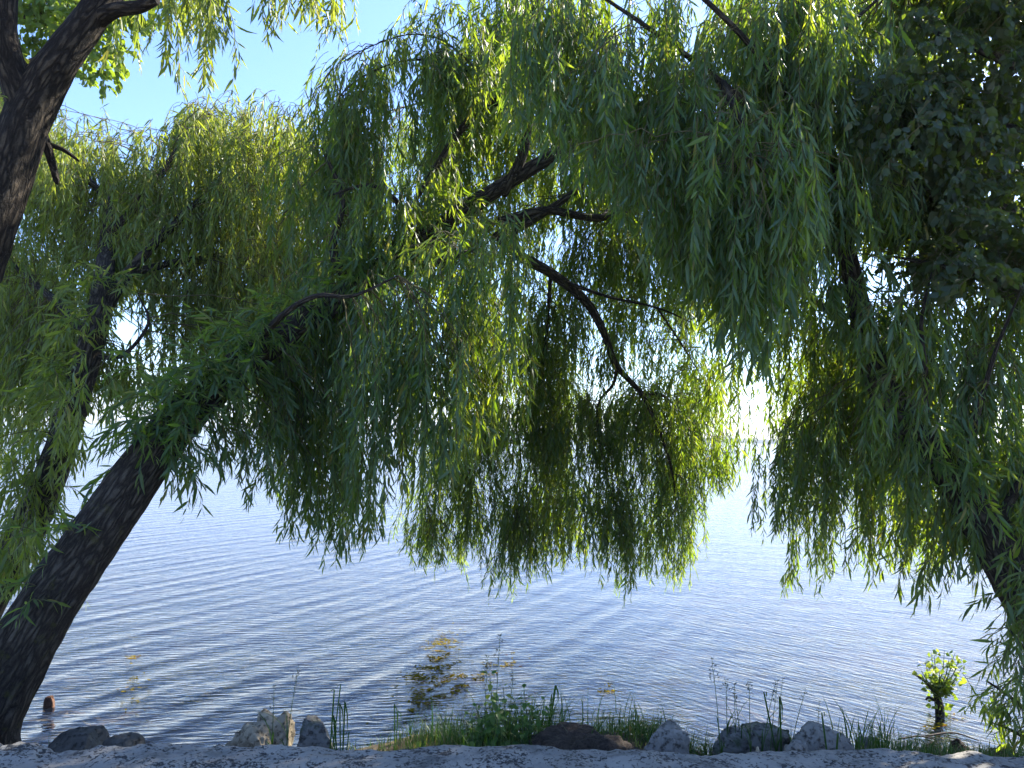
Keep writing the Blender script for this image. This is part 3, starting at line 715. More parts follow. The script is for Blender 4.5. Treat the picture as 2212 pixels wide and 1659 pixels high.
# ---- B: second willow behind, sunlit crown on the left
b = base_at(-190, 1560, 6.0)
B = Tree('willow_tree', b, 'sunlit yellow-green willow with a slimmer dark trunk, standing behind the big leaning trunk', 'tree', 'sunlit_willow_leaf')
B.limb([W4(b), (-100, 1420, 6.0), (-40, 1310, 6.0), (20, 1215, 6.05), (85, 1090, 6.1), (130, 970, 6.2), (165, 850, 6.35), (200, 730, 6.5), (222, 620, 6.8), (232, 520, 7.4), (234, 430, 8.0), (225, 350, 8.7)],
       [.19, .17, .155, .14, .125, .115, .108, .10, .088, .07, .045, .012], 'trunk', 32, 0.04, 0.09)
B.limb([(205, 720, 6.5), (270, 600, 6.9), (380, 480, 7.5), (480, 400, 8.0), (590, 330, 8.5), (690, 290, 8.9)], [.06, .05, .042, .034, .024, .01])
B.limb([(232, 515, 7.4), (330, 400, 7.6), (400, 300, 8.2), (440, 250, 8.6)], [.045, .036, .025, .01])
B.limb([(200, 740, 6.5), (130, 660, 7.0), (60, 600, 7.6), (-30, 520, 8.2)], [.05, .04, .03, .015])
B.limb([(234, 430, 8.0), (140, 340, 8.2), (60, 260, 8.2), (0, 200, 8.6)], [.04, .03, .022, .01])
B.limb([(280, 590, 6.95), (420, 560, 7.6), (540, 560, 8.2), (660, 540, 8.8)], [.04, .03, .022, .01])
B.limb([(480, 400, 8.0), (560, 400, 8.4), (640, 380, 8.8)], [.022, .016, .008], seg=8)
B.limb([(190, 765, 6.45), (260, 770, 6.4), (320, 700, 6.4), (300, 640, 6.5)], [.022, .018, .013, .006], seg=8)
B.curtain([(-60, 180), (100, 205), (250, 235), (330, 235), (420, 220), (540, 190), (640, 215), (730, 260)],
          [(-60, 900), (100, 820), (180, 760), (240, 640), (330, 660), (450, 860), (560, 900), (730, 820)], (7.0, 9.8), 3.9, (0.4, 1.0), leaf=.10, holes=[(315, 730, 30, 70)])
B.curtain([(-60, 700), (200, 720), (420, 760)], [(-60, 1050), (60, 1000), (200, 900), (330, 880), (420, 900)], (6.9, 8.2), 2.2, (0.3, 0.8), holes=[(180, 870, 60, 60), (310, 720, 35, 60)])
B.curtain([(-40, 880), (60, 880), (170, 860)], [(-40, 1300), (60, 1290), (170, 1100)], (5.0, 5.8), 1.0, (.2, .6), per=8)
B.sprouts(0, 0.22, 0.62, 70, (0.25, 0.7), 0.12)
B.finish()

# ---- C: near tree cut by the left edge, forked trunk
b = base_at(-420, 1500, 4.3)
C_ = Tree('willow_tree', b, 'near willow with a cracked forked trunk, cut off by the upper left edge', 'tree', 'sunlit_willow_leaf', 'pale_bark')
C_.limb([W4(b), (-300, 1200, 4.3), (-190, 900, 4.35), (-90, 670, 4.4), (-20, 480, 4.4), (30, 340, 4.45), (72, 230, 4.5), (130, 130, 4.5), (205, 25, 4.55), (270, -80, 4.6), (330, -250, 4.7)],
        [.22, .20, .18, .155, .136, .130, .126, .104, .093, .083, .06], 'trunk', 40, 0.03, 0.09)
C_.limb([(62, 260, 4.5), (28, 160, 4.45), (8, 70, 4.4), (14, -40, 4.4), (40, -200, 4.4)], [.10, .085, .075, .07, .05], seg=24, step=0.04)
C_.limb([(205, 45, 4.55), (250, 22, 4.5), (300, 15, 4.45), (338, -2, 4.42)], [.06, .044, .038, .032], seg=16, step=0.03)
C_.limb([(85, 270, 4.6), (105, 325, 4.62), (122, 390, 4.65)], [.03, .026, .018], seg=10)
C_.limb([(95, 310, 4.62), (135, 322, 4.66), (168, 346, 4.7)], [.018, .014, .008], seg=8)
C_.limb([(265, -70, 4.6), (400, -130, 5.0), (560, -130, 5.4), (720, -110, 5.8), (860, -120, 6.2)], [.06, .045, .035, .025, .012])
for (x0, x1, yb_, n_) in ((260, 305, 120, .9), (375, 485, 210, 1.9), (570, 592, 105, .9), (622, 660, 45, .7), (712, 740, 50, .7)):
    C_.curtain([(x0, -110), (x1, -110)], [(x0, yb_ * .75), (x0 + (x1 - x0) * .7, yb_), (x1, yb_ * .8)], (4.9, 6.2), n_, (0.4, 0.9), per=6, umax=.75, spread=.12)
C_.sprouts(0, 0.42, 0.72, 26, (0.15, 0.4), 0.10, face=(-.5, -1, .1))
C_.finish()

# ---- poplar behind, upper left
b = base_at(-330, 1250, 9.5)
Q = Tree('poplar_tree', b, 'sunlit poplar with yellow-green heart-shaped leaves behind the forked trunk', 'tree', 'poplar_leaf')
Q.limb([W4(b), (-300, 900, 9.5), (-240, 500, 9.6), (-160, 150, 9.8), (-60, -100, 10)], [.2, .18, .15, .11, .06], 'trunk', 24, 0.08)
Q.limb([(-190, 260, 9.7), (-40, 180, 9.6), (120, 110, 9.4), (230, 60, 9.3)], [.07, .05, .03, .01])
Q.limb([(-160, 150, 9.8), (0, 60, 9.8), (180, 0, 9.8), (340, -30, 9.8)], [.07, .05, .03, .01])
def broad_cloud(T, top, bot, d, lai, leaf, per=10, L=(0.2, 0.5), g=1.5, holes=(), ratio=0.8):
    T_wr = ratio
    T.curtain(top, bot, d, lai, L, leaf, per=per, umax=1.0, ukeep=1.0, holes=holes, side=0.12, hang=0.5, wr=T_wr, g=g)
broad_cloud(Q, [(-60, -60), (200, -80), (440, -100)], [(-60, 260), (150, 200), (240, 150), (330, 90), (440, 20)], (8.8, 10.4), 2.4, 0.085)
broad_cloud(Q, [(150, 130), (240, 120)], [(150, 230), (240, 230)], (8.8, 9.6), 1.6, 0.08, per=6)
Q.finish()

# ---- D: right willow leaning left
b = base_at(2420, 1640, 5.0)
D_ = Tree('willow_tree', b, 'willow on the right whose dark trunk leans left, long leaves hanging across the top', 'tree', 'willow_leaf')
D_.limb([W4(b), (2330, 1470, 5.0), (2225, 1290, 5.05), (2140, 1155, 5.1), (2070, 1045, 5.15), (1995, 955, 5.25), (1925, 870, 5.35), (1882, 770, 5.45), (1855, 660, 5.5), (1832, 560, 5.5), (1800, 430, 5.4), (1770, 300, 5.3), (1740, 140, 5.2), (1720, -40, 5.2)],
        [.24, .2, .17, .145, .122, .108, .098, .088, .076, .066, .055, .045, .034, .022], 'trunk', 36, 0.04, 0.09)
D_.limb([(1800, 430, 5.4), (1690, 300, 5.2), (1560, 180, 5.0), (1400, 60, 5.0), (1250, -40, 5.1)], [.04, .03, .022, .016, .008])
D_.limb([(1770, 300, 5.3), (1640, 120, 5.0), (1500, -20, 4.8), (1350, -120, 4.7)], [.03, .022, .015, .008])
D_.limb([(1832, 560, 5.5), (1740, 480, 6.0), (1640, 440, 6.6), (1520, 450, 7.2)], [.045, .036, .026, .012])
D_.limb([(1882, 770, 5.45), (1800, 680, 6.2), (1740, 640, 6.9), (1700, 640, 7.4)], [.04, .032, .024, .012])
D_.limb([(1925, 870, 5.35), (1880, 760, 6.2), (1840, 720, 7.0), (1800, 720, 7.6)], [.04, .032, .024, .012])
D_.limb([(1740, 140, 5.2), (1850, 40, 5.3), (1960, -60, 5.4)], [.02, .014, .008])
D_.limb([(2070, 1045, 5.15), (2110, 900, 5.0), (2150, 760, 4.9), (2200, 640, 4.9)], [.026, .02, .013, .006])
D_.limb([(1995, 955, 5.25), (2000, 820, 5.0), (1990, 700, 4.9), (2010, 600, 4.9)], [.024, .018, .012, .006])
D_.limb([(2140, 1155, 5.1), (2200, 1050, 5.0), (2260, 960, 5.0)], [.04, .03, .015])
D_.limb([(1560, 180, 5.0), (1600, 260, 4.7), (1620, 330, 4.5)], [.03, .02, .01], seg=8)
D_.curtain([(1080, -70), (1500, -80), (1960, -70)], [(1080, 240), (1250, 380), (1400, 520), (1480, 620), (1560, 640), (1650, 680), (1720, 560), (1800, 520), (1960, 480)], (4.5, 6.0), 3.9, (0.5, 1.2), per=15,
           holes=[(1130, 140, 40, 60), (1250, 250, 50, 40), (1760, 60, 40, 40), (1790, 180, 60, 40), (1500, 260, 40, 40)])
D_.limb([(1720, -40, 5.2), (1600, -250, 5.0), (1400, -420, 5.0), (1100, -520, 5.2)], [.03, .026, .02, .01])
D_.limb([(1720, -40, 5.2), (1850, -300, 5.2), (2000, -520, 5.2)], [.03, .022, .01])
D_.curtain([(700, -560), (1500, -640), (2300, -620)], [(700, -150), (1500, -60), (2300, -60)], (4.6, 6.6), 1.3, (0.6, 1.2), leaf=.16, side=.05, per=14)  # unseen foliage above the frame, added to shade the wall
D_.curtain([(1520, -60), (1700, -70), (2050, -60)], [(1520, 420), (1700, 560), (2050, 560)], (6.3, 8.6), 2.0, (.5, 1.2))  # back layer of foliage added to keep direct sun off the wall
D_.curtain([(1500, 150), (1600, 150), (1720, 200)], [(1500, 620), (1580, 720), (1640, 800), (1680, 740), (1720, 600)], (4.2, 4.9), 3.6, (0.6, 1.3), leaf=.125)
D_.curtain([(1640, 640), (1750, 560), (1880, 600), (2000, 700)], [(1640, 1210), (1700, 1270), (1760, 1240), (1850, 1240), (1900, 1190), (2000, 1230)], (6.2, 7.9), 2.3, (0.5, 1.1), leaf=.095)
D_.curtain([(1490, 560), (1580, 620), (1680, 640)], [(1490, 950), (1560, 1020), (1680, 1000)], (7.0, 8.6), 0.9, (.4, .9))
D_.curtain([(1880, 620), (2050, 560), (2250, 560)], [(1880, 960), (1950, 1100), (2000, 1290), (2060, 1200), (2120, 1230), (2250, 1180)], (4.9, 6.3), 3.7, (0.35, 0.8), arch=.1, holes=[(2020, 850, 40, 30), (2190, 760, 30, 60)])
D_.curtain([(1740, 530), (1930, 520)], [(1740, 740), (1930, 800)], (4.6, 5.2), 1.5, (.3, .7))
D_.sprouts(0, 0.20, 0.62, 60, (0.25, 0.6), 0.12)
D_.finish()

# ---- E: dark broadleaf tree, upper right
b = base_at(2720, 1560, 5.6)
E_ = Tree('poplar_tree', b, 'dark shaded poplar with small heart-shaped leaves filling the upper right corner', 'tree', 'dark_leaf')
E_.limb([W4(b), (2650, 1200, 5.6), (2560, 800, 5.6), (2480, 450, 5.6), (2400, 100, 5.6), (2330, -200, 5.6)], [.26, .23, .2, .17, .13, .08], 'trunk', 28, 0.06)
for (ya, yb_, xe, dz) in ((700, 560, 1960, 5.2), (560, 400, 1940, 5.6), (420, 210, 1960, 5.4), (300, 60, 2000, 5.2), (160, -60, 1990, 5.6), (620, 460, 2080, 6.2), (380, 260, 2060, 6.3)):
    E_.limb([(2540 - (800 - ya) * .2, ya, 5.6), (2380, (ya * .7 + yb_ * .3), 5.5), (2200, (ya * .35 + yb_ * .65), dz), (xe, yb_, dz)], [.08, .055, .035, .012], seg=10)
broad_cloud(E_, [(1890, 140), (1960, 40), (2030, -80), (2260, -80)], [(1890, 480), (1960, 600), (2060, 640), (2260, 660)], (4.6, 6.6), 6.2, 0.062, per=9, holes=[(1995, 90, 30, 45), (2140, 60, 40, 30), (2150, 110, 35, 25), (1960, 150, 30, 30), (2110, 190, 30, 22)])
E_.limb([(2540, 640, 5.6), (2700, 300, 5.6), (2900, 0, 6.0)], [.12, .08, .03])
broad_cloud(E_, [(2260, -450), (2600, -500), (3100, -300)], [(2260, 660), (2600, 900), (3100, 900)], (4.8, 7.4), 1.3, 0.13, per=10)  # coarse crown out of view on the right, added for its shade
E_.finish()

# ---- willow shrub at the lower right edge
b = base_at(2330, 1690, 4.6)
S_ = Tree('willow_shrub', b, 'leafy willow shrub reaching in over the water at the lower right edge', 'shrub', 'willow_leaf')
S_.limb([W4(b), (2290, 1560, 4.6), (2240, 1440, 4.65), (2180, 1360, 4.7)], [.03, .024, .016, .006], 'stem', 8)
S_.limb([W4(b + np.array([.02, .05, 0])), (2270, 1600, 4.7), (2200, 1520, 4.8), (2130, 1470, 4.85)], [.025, .02, .012, .005], 'stem', 8)
S_.limb([W4(b + np.array([-.02, .08, 0])), (2260, 1630, 4.75), (2190, 1580, 4.8), (2140, 1560, 4.85)], [.02, .016, .01, .004], 'stem', 8)
S_.limb([W4(b + np.array([.05, .02, 0])), (2330, 1500, 4.5), (2290, 1330, 4.6), (2230, 1240, 4.7)], [.03, .024, .016, .006], 'stem', 8)
S_.curtain([(2100, 1390), (2160, 1280), (2260, 1230)], [(2100, 1470), (2140, 1560), (2200, 1590), (2260, 1610)], (4.5, 5.0), 1.7, (0.15, 0.4), leaf=.10, per=8, arch=.05, umax=1.0, hang=.15)
S_.finish()

# ---- poplar sprout growing from a stump in the water
def sprout_stump():
    p = G(2030, 1538); b = np.array([p[0], p[1], -0.25])
    T = Tree('poplar_sapling', b, 'small stump with bright yellow-green leafy shoots standing in the water near the shore', 'sapling', 'poplar_leaf')
    d = p[1]
    T.limb([W4(b), (2030, 1538, d), (2026, 1512, d), (2022, 1494, d)], [.042, .038, .032, .026], 'stump', 14, .02, .14)
    T.limb([(2020, 1500, d), (1998, 1472, d - .02), (1975, 1456, d - .02)], [.012, .011, .009], 'dead_branch', 8, .02, .1, mat=M['dry_wood'], anchor=False)
    T.limb([(2018, 1512, d - .03), (2006, 1506, d - .05), (2000, 1512, d - .06)], [.012, .011, .007], 'dead_branch', 8, .02, .1, mat=M['dry_wood'], anchor=False)
    tips = ((2062, 1412, .05), (2072, 1425, -.05), (2040, 1405, .1), (2018, 1418, 0), (1998, 1430, .05), (2055, 1440, -.1), (2030, 1450, -.1), (2005, 1455, .1), (2048, 1500, -.05), (2080, 1440, .08), (1990, 1448, -.08), (2012, 1412, .1), (2050, 1425, .0), (2068, 1465, -.1), (2040, 1480, -.12))
    S = []; D = []; Ln = []
    for (x, y, dd) in tips:
        T.limb([(2026 + rng.uniform(-6, 10), 1490, d), (2028 + (x - 2028) * .62, 1490 + (y - 1490) * .42, d + dd / 2), (x, y, d + dd)], [.006, .005, .002], 'shoot', 6, .02, 0, mat=M['stem'])
        C = T.nodes[-1]
        k = 20; i = rng.integers(0, len(C), k)
        az = rng.uniform(0, 6.28, k)
        dr = np.stack([np.cos(az), np.sin(az), rng.uniform(-.5, .4, k)], -1)
        ll = rng.uniform(.03, .055, k)
        T.L.add(C[i] + dr * rng.uniform(.005, .055, (k, 1)), dr, norm(rng.normal(0, .9, (k, 3)) + np.array([0, -.6, .2])), ll, ll * .95, rng.uniform(0.2, 1, k), shape=(1, .7))
    k = 60; C = T.nodes[0][:]; i = rng.integers(len(C) // 2, len(C), k); az = rng.uniform(0, 6.28, k)
    dr = np.stack([np.cos(az), np.sin(az), rng.uniform(-.2, .8, k)], -1); ll = rng.uniform(.03, .055, k)
    T.L.add(C[i] + dr * rng.uniform(.03, .09, (k, 1)), dr, norm(rng.normal(0, .8, (k, 3)) + np.array([0, -.5, .3])), ll, ll * .9, rng.uniform(0.2, 1, k), shape=(1, .7))
    T.finish()
sprout_stump()

# ------------------------------------------------------------------ grass and weeds
def blades(B, H, lean, az, wd, tint, nseg=5, curl=1.0):
    """curved tapering grass blades; returns V, loops, starts, totals, tint"""
    n = len(B); t = np.linspace(0, 1, nseg)
    hor = np.stack([np.cos(az), np.sin(az), np.zeros(n)], -1); sid = np.stack([-np.sin(az), np.cos(az), np.zeros(n)], -1)
    V = np.zeros((n, nseg, 2, 3))
    for k, tt in enumerate(t):
        c = B + hor * (lean * H * tt ** 1.8)[:, None]; c[:, 2] += H * (tt - curl * lean * 0.45 * tt ** 2.6)
        w = wd * (1 - tt ** 2.2) * 0.5 + 0.0004
        V[:, k, 0] = c - sid * w[:, None]; V[:, k, 1] = c + sid * w[:, None]
    q = np.array([[2 * k, 2 * k + 1, 2 * k + 3, 2 * k + 2] for k in range(nseg - 1)]).ravel()
    o = np.arange(n)
    L = (o[:, None] * nseg * 2 + q).ravel(); nf = n * (nseg - 1)
    return V.reshape(-1, 3), L, np.arange(nf) * 4, np.full(nf, 4), np.repeat(tint, nseg * 2)

def blade_mesh(name, *a, **k):
    V, L, s_, t_, ti = blades(*a, **k); return np_mesh(name, V, L, s_, t_, True, {'tint': ti})

def bank_grass():
    # short grass covering the bank: (x0, x1) in reference coordinates, distance range, count, height
    patches = [(770, 1200, 3.7, 4.9, 2000, .085), (900, 1160, 3.9, 5.0, 1500, .14), (1180, 1300, 4.0, 4.6, 260, .09), (1280, 1480, 3.9, 4.7, 1400, .09), (1460, 1560, 3.65, 4.3, 700, .12),
               (1540, 1720, 3.65, 4.1, 1500, .10), (1690, 1860, 3.6, 3.85, 500, .07), (1820, 2000, 3.9, 4.8, 1500, .12), (1960, 2240, 4.0, 4.7, 1500, .07), (0, 120, 4.2, 4.8, 200, .12), (640, 760, 3.75, 4.2, 350, .12)]
    Bs, Hs = [], []
    for x0, x1, d0, d1, n, h in patches:
        d = rng.uniform(d0, d1, n); px = np.clip(rng.normal((x0 + x1) / 2, (x1 - x0) / 3.4, n), x0 - 20, x1 + 20)
        X = (px - CX) / F * d * 1.0 + 0.02 * d; Z = ground_z(X, d)
        Bs.append(np.stack([X, d, Z - 0.01], -1)); Hs.append(h * rng.normal(1, .3, n).clip(.4, 1.8))
    Bq = np.concatenate(Bs); H = np.concatenate(Hs); n = len(Bq)
    tint = np.clip(rng.normal(.5, .2, n), 0, .9); tint[rng.random(n) < .12] = 1.0
    me = blade_mesh('grass', Bq, H, rng.uniform(.1, .9, n), rng.uniform(0, 6.28, n), rng.uniform(.002, .005, n), tint)
    tag(link('grass', me, M['grass']), 'short green grass growing on the earth bank behind the wall', 'grass', None, 'stuff')
bank_grass()

def on_ground(px, d): 
    X = P(px, 1590, d)[0]; return np.array([X, d, float(ground_z(X, d))])

def grass_tuft(px, d, n, h, label, leanx=0.0, w=(.0025, .006), spread=.05):
    p = on_ground(px, d)
    Bq = p + rng.normal(0, spread, (n, 3)) * np.array([1, 1, 0]); H = h * rng.uniform(.5, 1.1, n)
    me = blade_mesh('grass_tuft', Bq - p, H, rng.uniform(.1, .7, n), rng.uniform(0, 6.28, n), rng.uniform(*w, n), np.clip(rng.normal(.4, .2, n), 0, .9), nseg=8)
    o = link('grass_tuft', me, M['grass'], None, p); tag(o, label, 'grass', 'tufts of long grass on the bank'); return o
grass_tuft(80, 4.3, 60, .30, 'long grass tuft at the foot of the big leaning trunk')
grass_tuft(1000, 4.5, 160, .22, 'dense long grass tuft left of the tall leafy weeds', spread=.12)
grass_tuft(1090, 4.3, 260, .33, 'dense long grass tuft at the foot of the tall leafy weeds', spread=.16)
grass_tuft(1170, 4.5, 120, .34, 'long grass tuft with arching blades right of the tall leafy weeds', spread=.10)
grass_tuft(1530, 4.0, 50, .28, 'long arching grass tuft right of the pale grey slab', spread=.09)
grass_tuft(1640, 3.95, 60, .22, 'long grass tuft in front of the broad mossy boulder', spread=.10)
grass_tuft(1850, 4.2, 26, .36, 'thin upright grass tuft just right of the angular slab', w=(.006, .012))
grass_tuft(1905, 4.2, 60, .34, 'fuller arching grass tuft right of the angular slab beyond the thin one', spread=.06)
grass_tuft(1350, 4.4, 70, .22, 'short grass tuft on the crest above the brown earth', spread=.12)
grass_tuft(560, 4.05, 16, .26, 'sparse grass tuft in front of the pale limestone boulder', spread=.05)
grass_tuft(700, 4.05, 40, .16, 'leafy green tuft growing over the mossy boulder', spread=.07, w=(.008, .016))

def tube_between(name, pts, rad, mat, parent, seg=6, step=.02):
    me, C, r = tube_mesh(name, pts, rad, step, seg); return link(name, me, mat, parent), C

def seed_grass(px, d, ytop, label, lean=0.0, heavy=1.0):
    p = on_ground(px, d); top = P(px + lean, ytop, d); h = top[2] - p[2]
    root = empty('seed_grass', p); tag(root, label, 'grass', 'tall grass stems with seed heads')
    mid = p + (top - p) * .55 + np.array([-(top - p)[0] * .12, 0, .01 * h])
    o, C = tube_between('stalk', [p, mid, top], [.0026, .002, .0011], M['stem'], root)
    Lf = Leaves(); k = int(34 * heavy); zone = C[int(len(C) * .78):]
    i = rng.integers(0, len(zone), k); az = rng.uniform(0, 6.28, k)
    fr = i / max(1, len(zone) - 1)
    sv = np.stack([np.cos(az), np.sin(az), rng.uniform(.4, 1.3, k)], -1) 
    off = norm(sv) * (rng.uniform(.0, .03, k) * (1.15 - fr) * heavy)[:, None]
    ll = rng.uniform(.010, .018, k)
    Lf.add(zone[i] + off, norm(sv), norm(rng.normal(0, 1, (k, 3))), ll, ll * .4, rng.random(k))
    link('seed_head', Lf.mesh('seed_head'), M['seed'], root)
    n = 5; Bq = p + C[rng.integers(0, len(C) // 2, n)] * 0 + (C[rng.integers(0, max(2, len(C) // 2), n)] - p)
    link('blade', blade_mesh('blade', Bq, rng.uniform(.12, .24, n), rng.uniform(.4, .9, n), rng.uniform(0, 6.28, n), rng.uniform(.004, .007, n), np.full(n, .35), nseg=6), M['grass'], root)
for a in ((612, 4.05, 1440, 'tallest seed-head grass, leaning right in front of the pale limestone boulder', 32, 1.2),
          (590, 4.1, 1483, 'shorter thin seed-head grass in front of the pale limestone boulder', 2, .5),
          (1068, 4.3, 1474 - 100, 'tallest grass stem with a feathery head above the weed clump', 12, 1.6),
          (1045, 4.35, 1420, 'second feathery grass stem just left of the tallest one in the weed clump', 8, 1.2),
          (1095, 4.4, 1455, 'short grass stem with a sparse head right of the tallest one in the weed clump', 14, .7),
          (1560, 4.1, 1425, 'lone tall grass stem with a drooping head right of the pale grey slab', -22, 1.2),
          (1572, 4.2, 1470, 'pale grass stem with a full head beside the lone tall stem', -4, 1.4),
          (1590, 4.2, 1478, 'thin grass stem with a small sparse head left of the mossy boulder', -4, .6),
          (1622, 4.1, 1475, 'grass stem with a bushy head in front of the mossy boulder', -4, 1.2),
          (1605, 4.2, 1500, 'short bent grass stem with a small head left of the mossy boulder', -18, .7),
          (1640, 4.1, 1472, 'grass stem leaning right above the mossy boulder', 36, .8),
          (1660, 4.1, 1472, 'straight bare-looking grass stem left of two others over the mossy boulder', 20, .4),
          (1675, 4.1, 1468, 'straight thin grass stem in the middle over the mossy boulder', 15, .4),
          (1700, 4.1, 1490, 'rightmost thin grass stem over the mossy boulder, leaning right', 40, .4),
          (1762, 4.6, 1515, 'thin grass stem rising behind the angular slab', 8, .4)):
    seed_grass(*a[:4], lean=a[4], heavy=a[5])

def broad_blades(px, d, spec, label):      # reed-like plant with blades folded over
    p = on_ground(px, d); root = empty('reed', p); tag(root, label, 'plant', 'reeds with folded blades')
    for (dx, yt, fold, w) in spec:
        top = P(px + dx, yt, d); h = top - p
        end = top + np.array([.018 if fold > 0 else -.03, .01, -abs(fold)])
        path = np.array([p, p + h * .35, p + h * .7, p + h * .95, top, top * .5 + end * .5 + np.array([0.006, 0, 0.012]), end])
        sid = np.array([1, .25, 0]) / 1.03
        ws = np.array([.35, .7, 1, .95, .8, .75, .2]) * w / 2
        V = np.concatenate([path - sid * ws[:, None], path + sid * ws[:, None]]); n = len(path)
        q = np.array([[k, k + n, k + n + 1, k + 1] for k in range(n - 1)])
        me = np_mesh('blade', V, q.ravel(), np.arange(n - 1) * 4, np.full(n - 1, 4), True, {'tint': np.full(2 * n, .3)})
        link('blade', me, M['grass'], root)
broad_blades(742, 4.1, ((3, 1515, .16, .008), (-8, 1519, .10, .007), (-22, 1545, .12, .008), (-26, 1566, .05, .006), (12, 1580, -.03, .006)), 'clump of folded broad green reed blades right of the mossy boulder')
broad_blades(712, 4.15, ((10, 1490, -.02, .008), (24, 1478, -.03, .006)), 'single tall thin reed blade rising behind the mossy boulder')
broad_blades(855, 4.4, ((-3, 1520, .1, .006), (5, 1535, .06, .006)), 'short folded reed blades on the left of the grassy hump')
broad_blades(1182, 4.4, ((18, 1480, .10, .012), (10, 1500, .03, .008)), 'arched reed blade at the right side of the weed clump')
broad_blades(1690, 4.1, ((-6, 1505, .12, .012), (-40, 1495, .03, .010)), 'dark folded reed blades rising over the mossy boulder')
broad_blades(1800, 3.9, ((-25, 1540, .02, .010), (10, 1584, .02, .012)), 'broad green reed blades in front of the angular slab')

def leafy_weed(px, d, ytop, label, n_pair=7, size=.055, lean=0):
    p = on_ground(px, d); top = P(px + lean, ytop, d)
    root = empty('leafy_weed', p); tag(root, label, 'plant', 'tall leafy weeds on the bank')
    o, C = tube_between('stalk', [p, p + (top - p) * .5 + np.array([rng.normal(0, .012), rng.normal(0, .012), 0]), top], [.004, .003, .0016], M['stem'], root)
    Lf = Leaves()
    for k in range(n_pair):
        f = .25 + .75 * k / (n_pair - 1); c = C[min(len(C) - 1, int(f * (len(C) - 1)))]
        a0 = k * 1.57 + rng.normal(0, .3); sz = size * (1.15 - .65 * max(0, f - .45) / .55)
        for s_ in (0, math.pi):
            dr = np.array([[math.cos(a0 + s_), math.sin(a0 + s_), rng.uniform(-.7, .1) if f < .95 else .6]])
            l_ = np.array([sz * rng.uniform(.8, 1.2)])
            Lf.add(c[None] + norm(dr) * .012, dr, np.array([[0, -.15, 1.]]) + rng.normal(0, .2, (1, 3)), l_, l_ * .58, np.array([rng.uniform(.1, .8)]), droop=.3, shape=(1, .75))
    link('foliage', Lf.mesh('foliage'), M['weed_leaf'], root)
for a in ((1058, 4.35, 1458, 'tallest dark leafy weed in the middle of the weed clump', 9, .06, 0),
          (1040, 4.3, 1530, 'low bushy leafy weed left of the tallest one', 7, .05, -10),
          (1012, 4.35, 1548, 'small leafy weed at the left end of the weed clump', 6, .045, -6),
          (1070, 4.25, 1520, 'medium leafy weed close in front of the tallest one', 7, .055, 6),
          (1085, 4.4, 1485, 'second tallest leafy weed just right of the tallest one', 8, .05, 2),
          (1108, 4.35, 1535, 'low leafy weed between the two taller right-hand ones', 6, .05, 4),
          (1118, 4.4, 1490, 'slender leafy weed with drooping leaves right of the clump middle', 8, .055, 14),
          (1150, 4.4, 1515, 'leafy weed at the right end of the clump, leaning right', 8, .055, 24),
          (1140, 4.3, 1550, 'small leafy weed at the right foot of the clump', 6, .05, 4)):
    leafy_weed(*a[:4], n_pair=a[4] + 2, size=a[5] * 1.4, lean=a[6])
for k in range(10):
    k, kk = k % 5, k
    leafy_weed((1022 if kk < 5 else 1034) + 27 * k, 4.2 + .1 * (k % 2) + (.12 if kk > 4 else 0), 1552 - 6 * (k % 3) - (16 if kk > 4 else 0), (('short leafy weed low in the left part of the weed clump', 'short leafy weed low under the tallest one', 'short leafy weed low in the middle front of the clump', 'short leafy weed low among grass right of the clump middle', 'short leafy weed low at the right front of the clump') + ('leafy weed of middle height at the left of the clump behind shorter ones', 'leafy weed of middle height left of the clump centre behind shorter ones', 'leafy weed of middle height at the very centre of the clump', 'leafy weed of middle height right of the clump centre behind shorter ones', 'leafy weed of middle height at the right of the clump behind shorter ones'))[kk], n_pair=6, size=.065)
for a in ((1262, 4.3, 1548, 'small twiggy weed on the left of the grass crest'), (1298, 4.4, 1560, 'small leafy weed in the middle of the grass crest'),
          (1372, 4.5, 1530, 'small weed with a bare stem at the middle of the grass crest'), (1430, 4.5, 1545, 'small weed at the right end of the grass crest')):
    leafy_weed(*a, n_pair=6, size=.03)

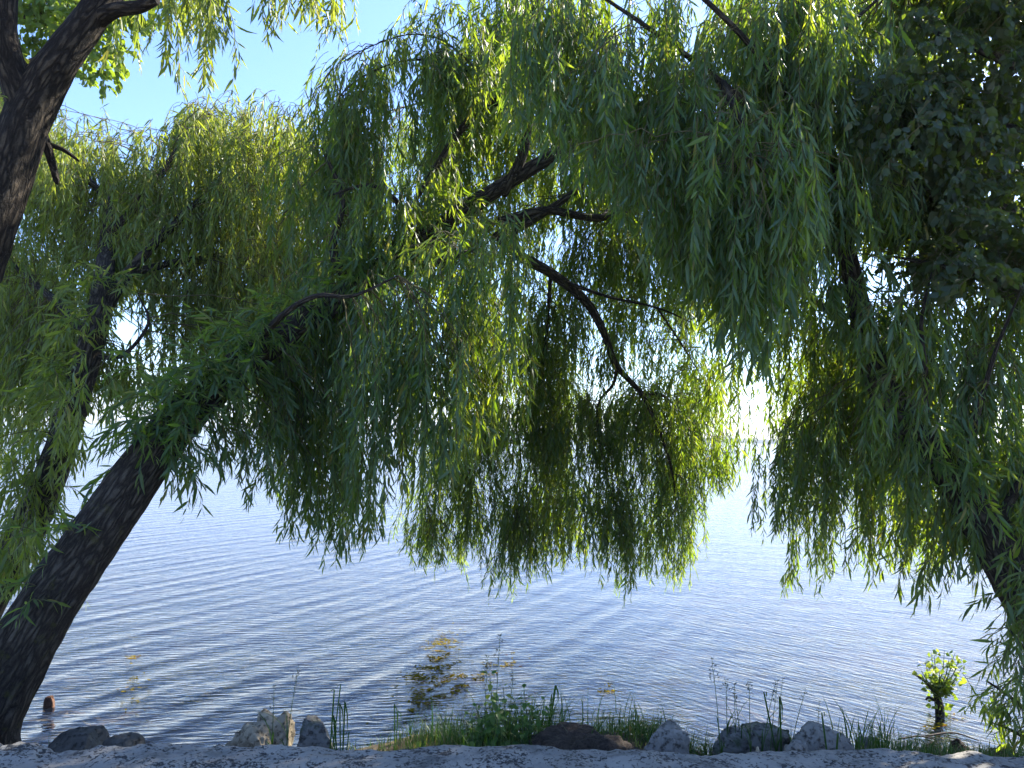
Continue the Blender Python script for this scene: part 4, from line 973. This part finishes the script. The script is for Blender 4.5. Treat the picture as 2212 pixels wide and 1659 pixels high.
# submerged algae: stand-in flecks added on top of the water surface
def algae():
    Bq = []
    for cx, cy_, sx, sy, n, an in ((950, 1400, 42, 26, 1300, -.5), (930, 1452, 66, 18, 1300, -.35), (968, 1484, 105, 19, 3000, -.40), (285, 1420, 25, 8, 90, -.3), (290, 1500, 30, 40, 130, 0), (1310, 1492, 22, 12, 160, -.2), (2030, 1562, 40, 14, 160, -.2), (1080, 1445, 50, 8, 160, -.3)):
        u = rng.normal(0, .55, n) * sx; w = rng.normal(0, .55, n) * sy
        for a_, b_ in zip(u, w):
            p = G(cx + a_ * math.cos(an) - b_ * math.sin(an), cy_ + a_ * math.sin(an) + b_ * math.cos(an), 0.0)
            if mnoise.noise(Vector((p[0] * 5, p[1] * 3.2, 1))) > -.12 and mnoise.noise(Vector((p[0] * 3 + p[1] * .6, p[1] * 15 - p[0] * 1.5, 4))) > -.08: Bq.append(p)
    Bq = np.array(Bq); Bq = Bq[rng.random(len(Bq)) < .85]; n = len(Bq); Bq[:, 2] = rng.uniform(.003, .008, n)
    az = rng.normal(0.3, .9, n); ll = rng.uniform(.012, .05, n)
    Lf = Leaves(); Lf.add(Bq, np.stack([np.cos(az), np.sin(az), rng.normal(0, .04, n)], -1), np.array([[0, 0, 1.]]) + rng.normal(0, .12, (n, 3)), ll, ll * .45, rng.random(n), droop=.02, fold=.05)
    tag(link('algae', Lf.mesh('algae'), M['algae']), 'olive and rust coloured flecks standing in for algae under the water off the weed clump', 'algae', None, 'stuff')
algae()

# floating / lying bits
def driftwood(pts, r, label):
    me, C, rr = tube_mesh('driftwood', [np.array(p) for p in pts], [r, r * .9, r * .5], .03, 8, .25, r * 50)
    c = C[len(C) // 2]; me.transform(Matrix.Translation(-Vector(c)))
    o = link('driftwood', me, M['dry_wood'], None, c); tag(o, label, 'driftwood', 'driftwood at the water edge')
driftwood((G(2000, 1590, .01), G(2060, 1583, .02), G(2115, 1600, .01)), .008, 'thin dark stick floating below the sprouting stump')
driftwood((G(1940, 1597, .01), G(1985, 1590, .02), G(2025, 1598, .01)), .007, 'short dark stick at the water edge beside the right grass')
def scrap():
    p = on_ground(848, 4.25); p[2] += .10
    bm = bmesh.new(); bmesh.ops.create_grid(bm, x_segments=10, y_segments=8, size=.5)
    for v_ in bm.verts:
        v_.co = Vector((v_.co.x * .085, v_.co.y * .05, .014 * mnoise.noise(v_.co * 4) + .01 * v_.co.x))
    ret = bmesh.ops.solidify(bm, geom=bm.faces[:], thickness=.002)
    me = bpy.data.meshes.new('litter_scrap'); bm.to_mesh(me); bm.free()
    tag(link('litter_scrap', me, M['litter'], None, p), 'crumpled pale scrap of litter lying in the grass', 'litter')
scrap()
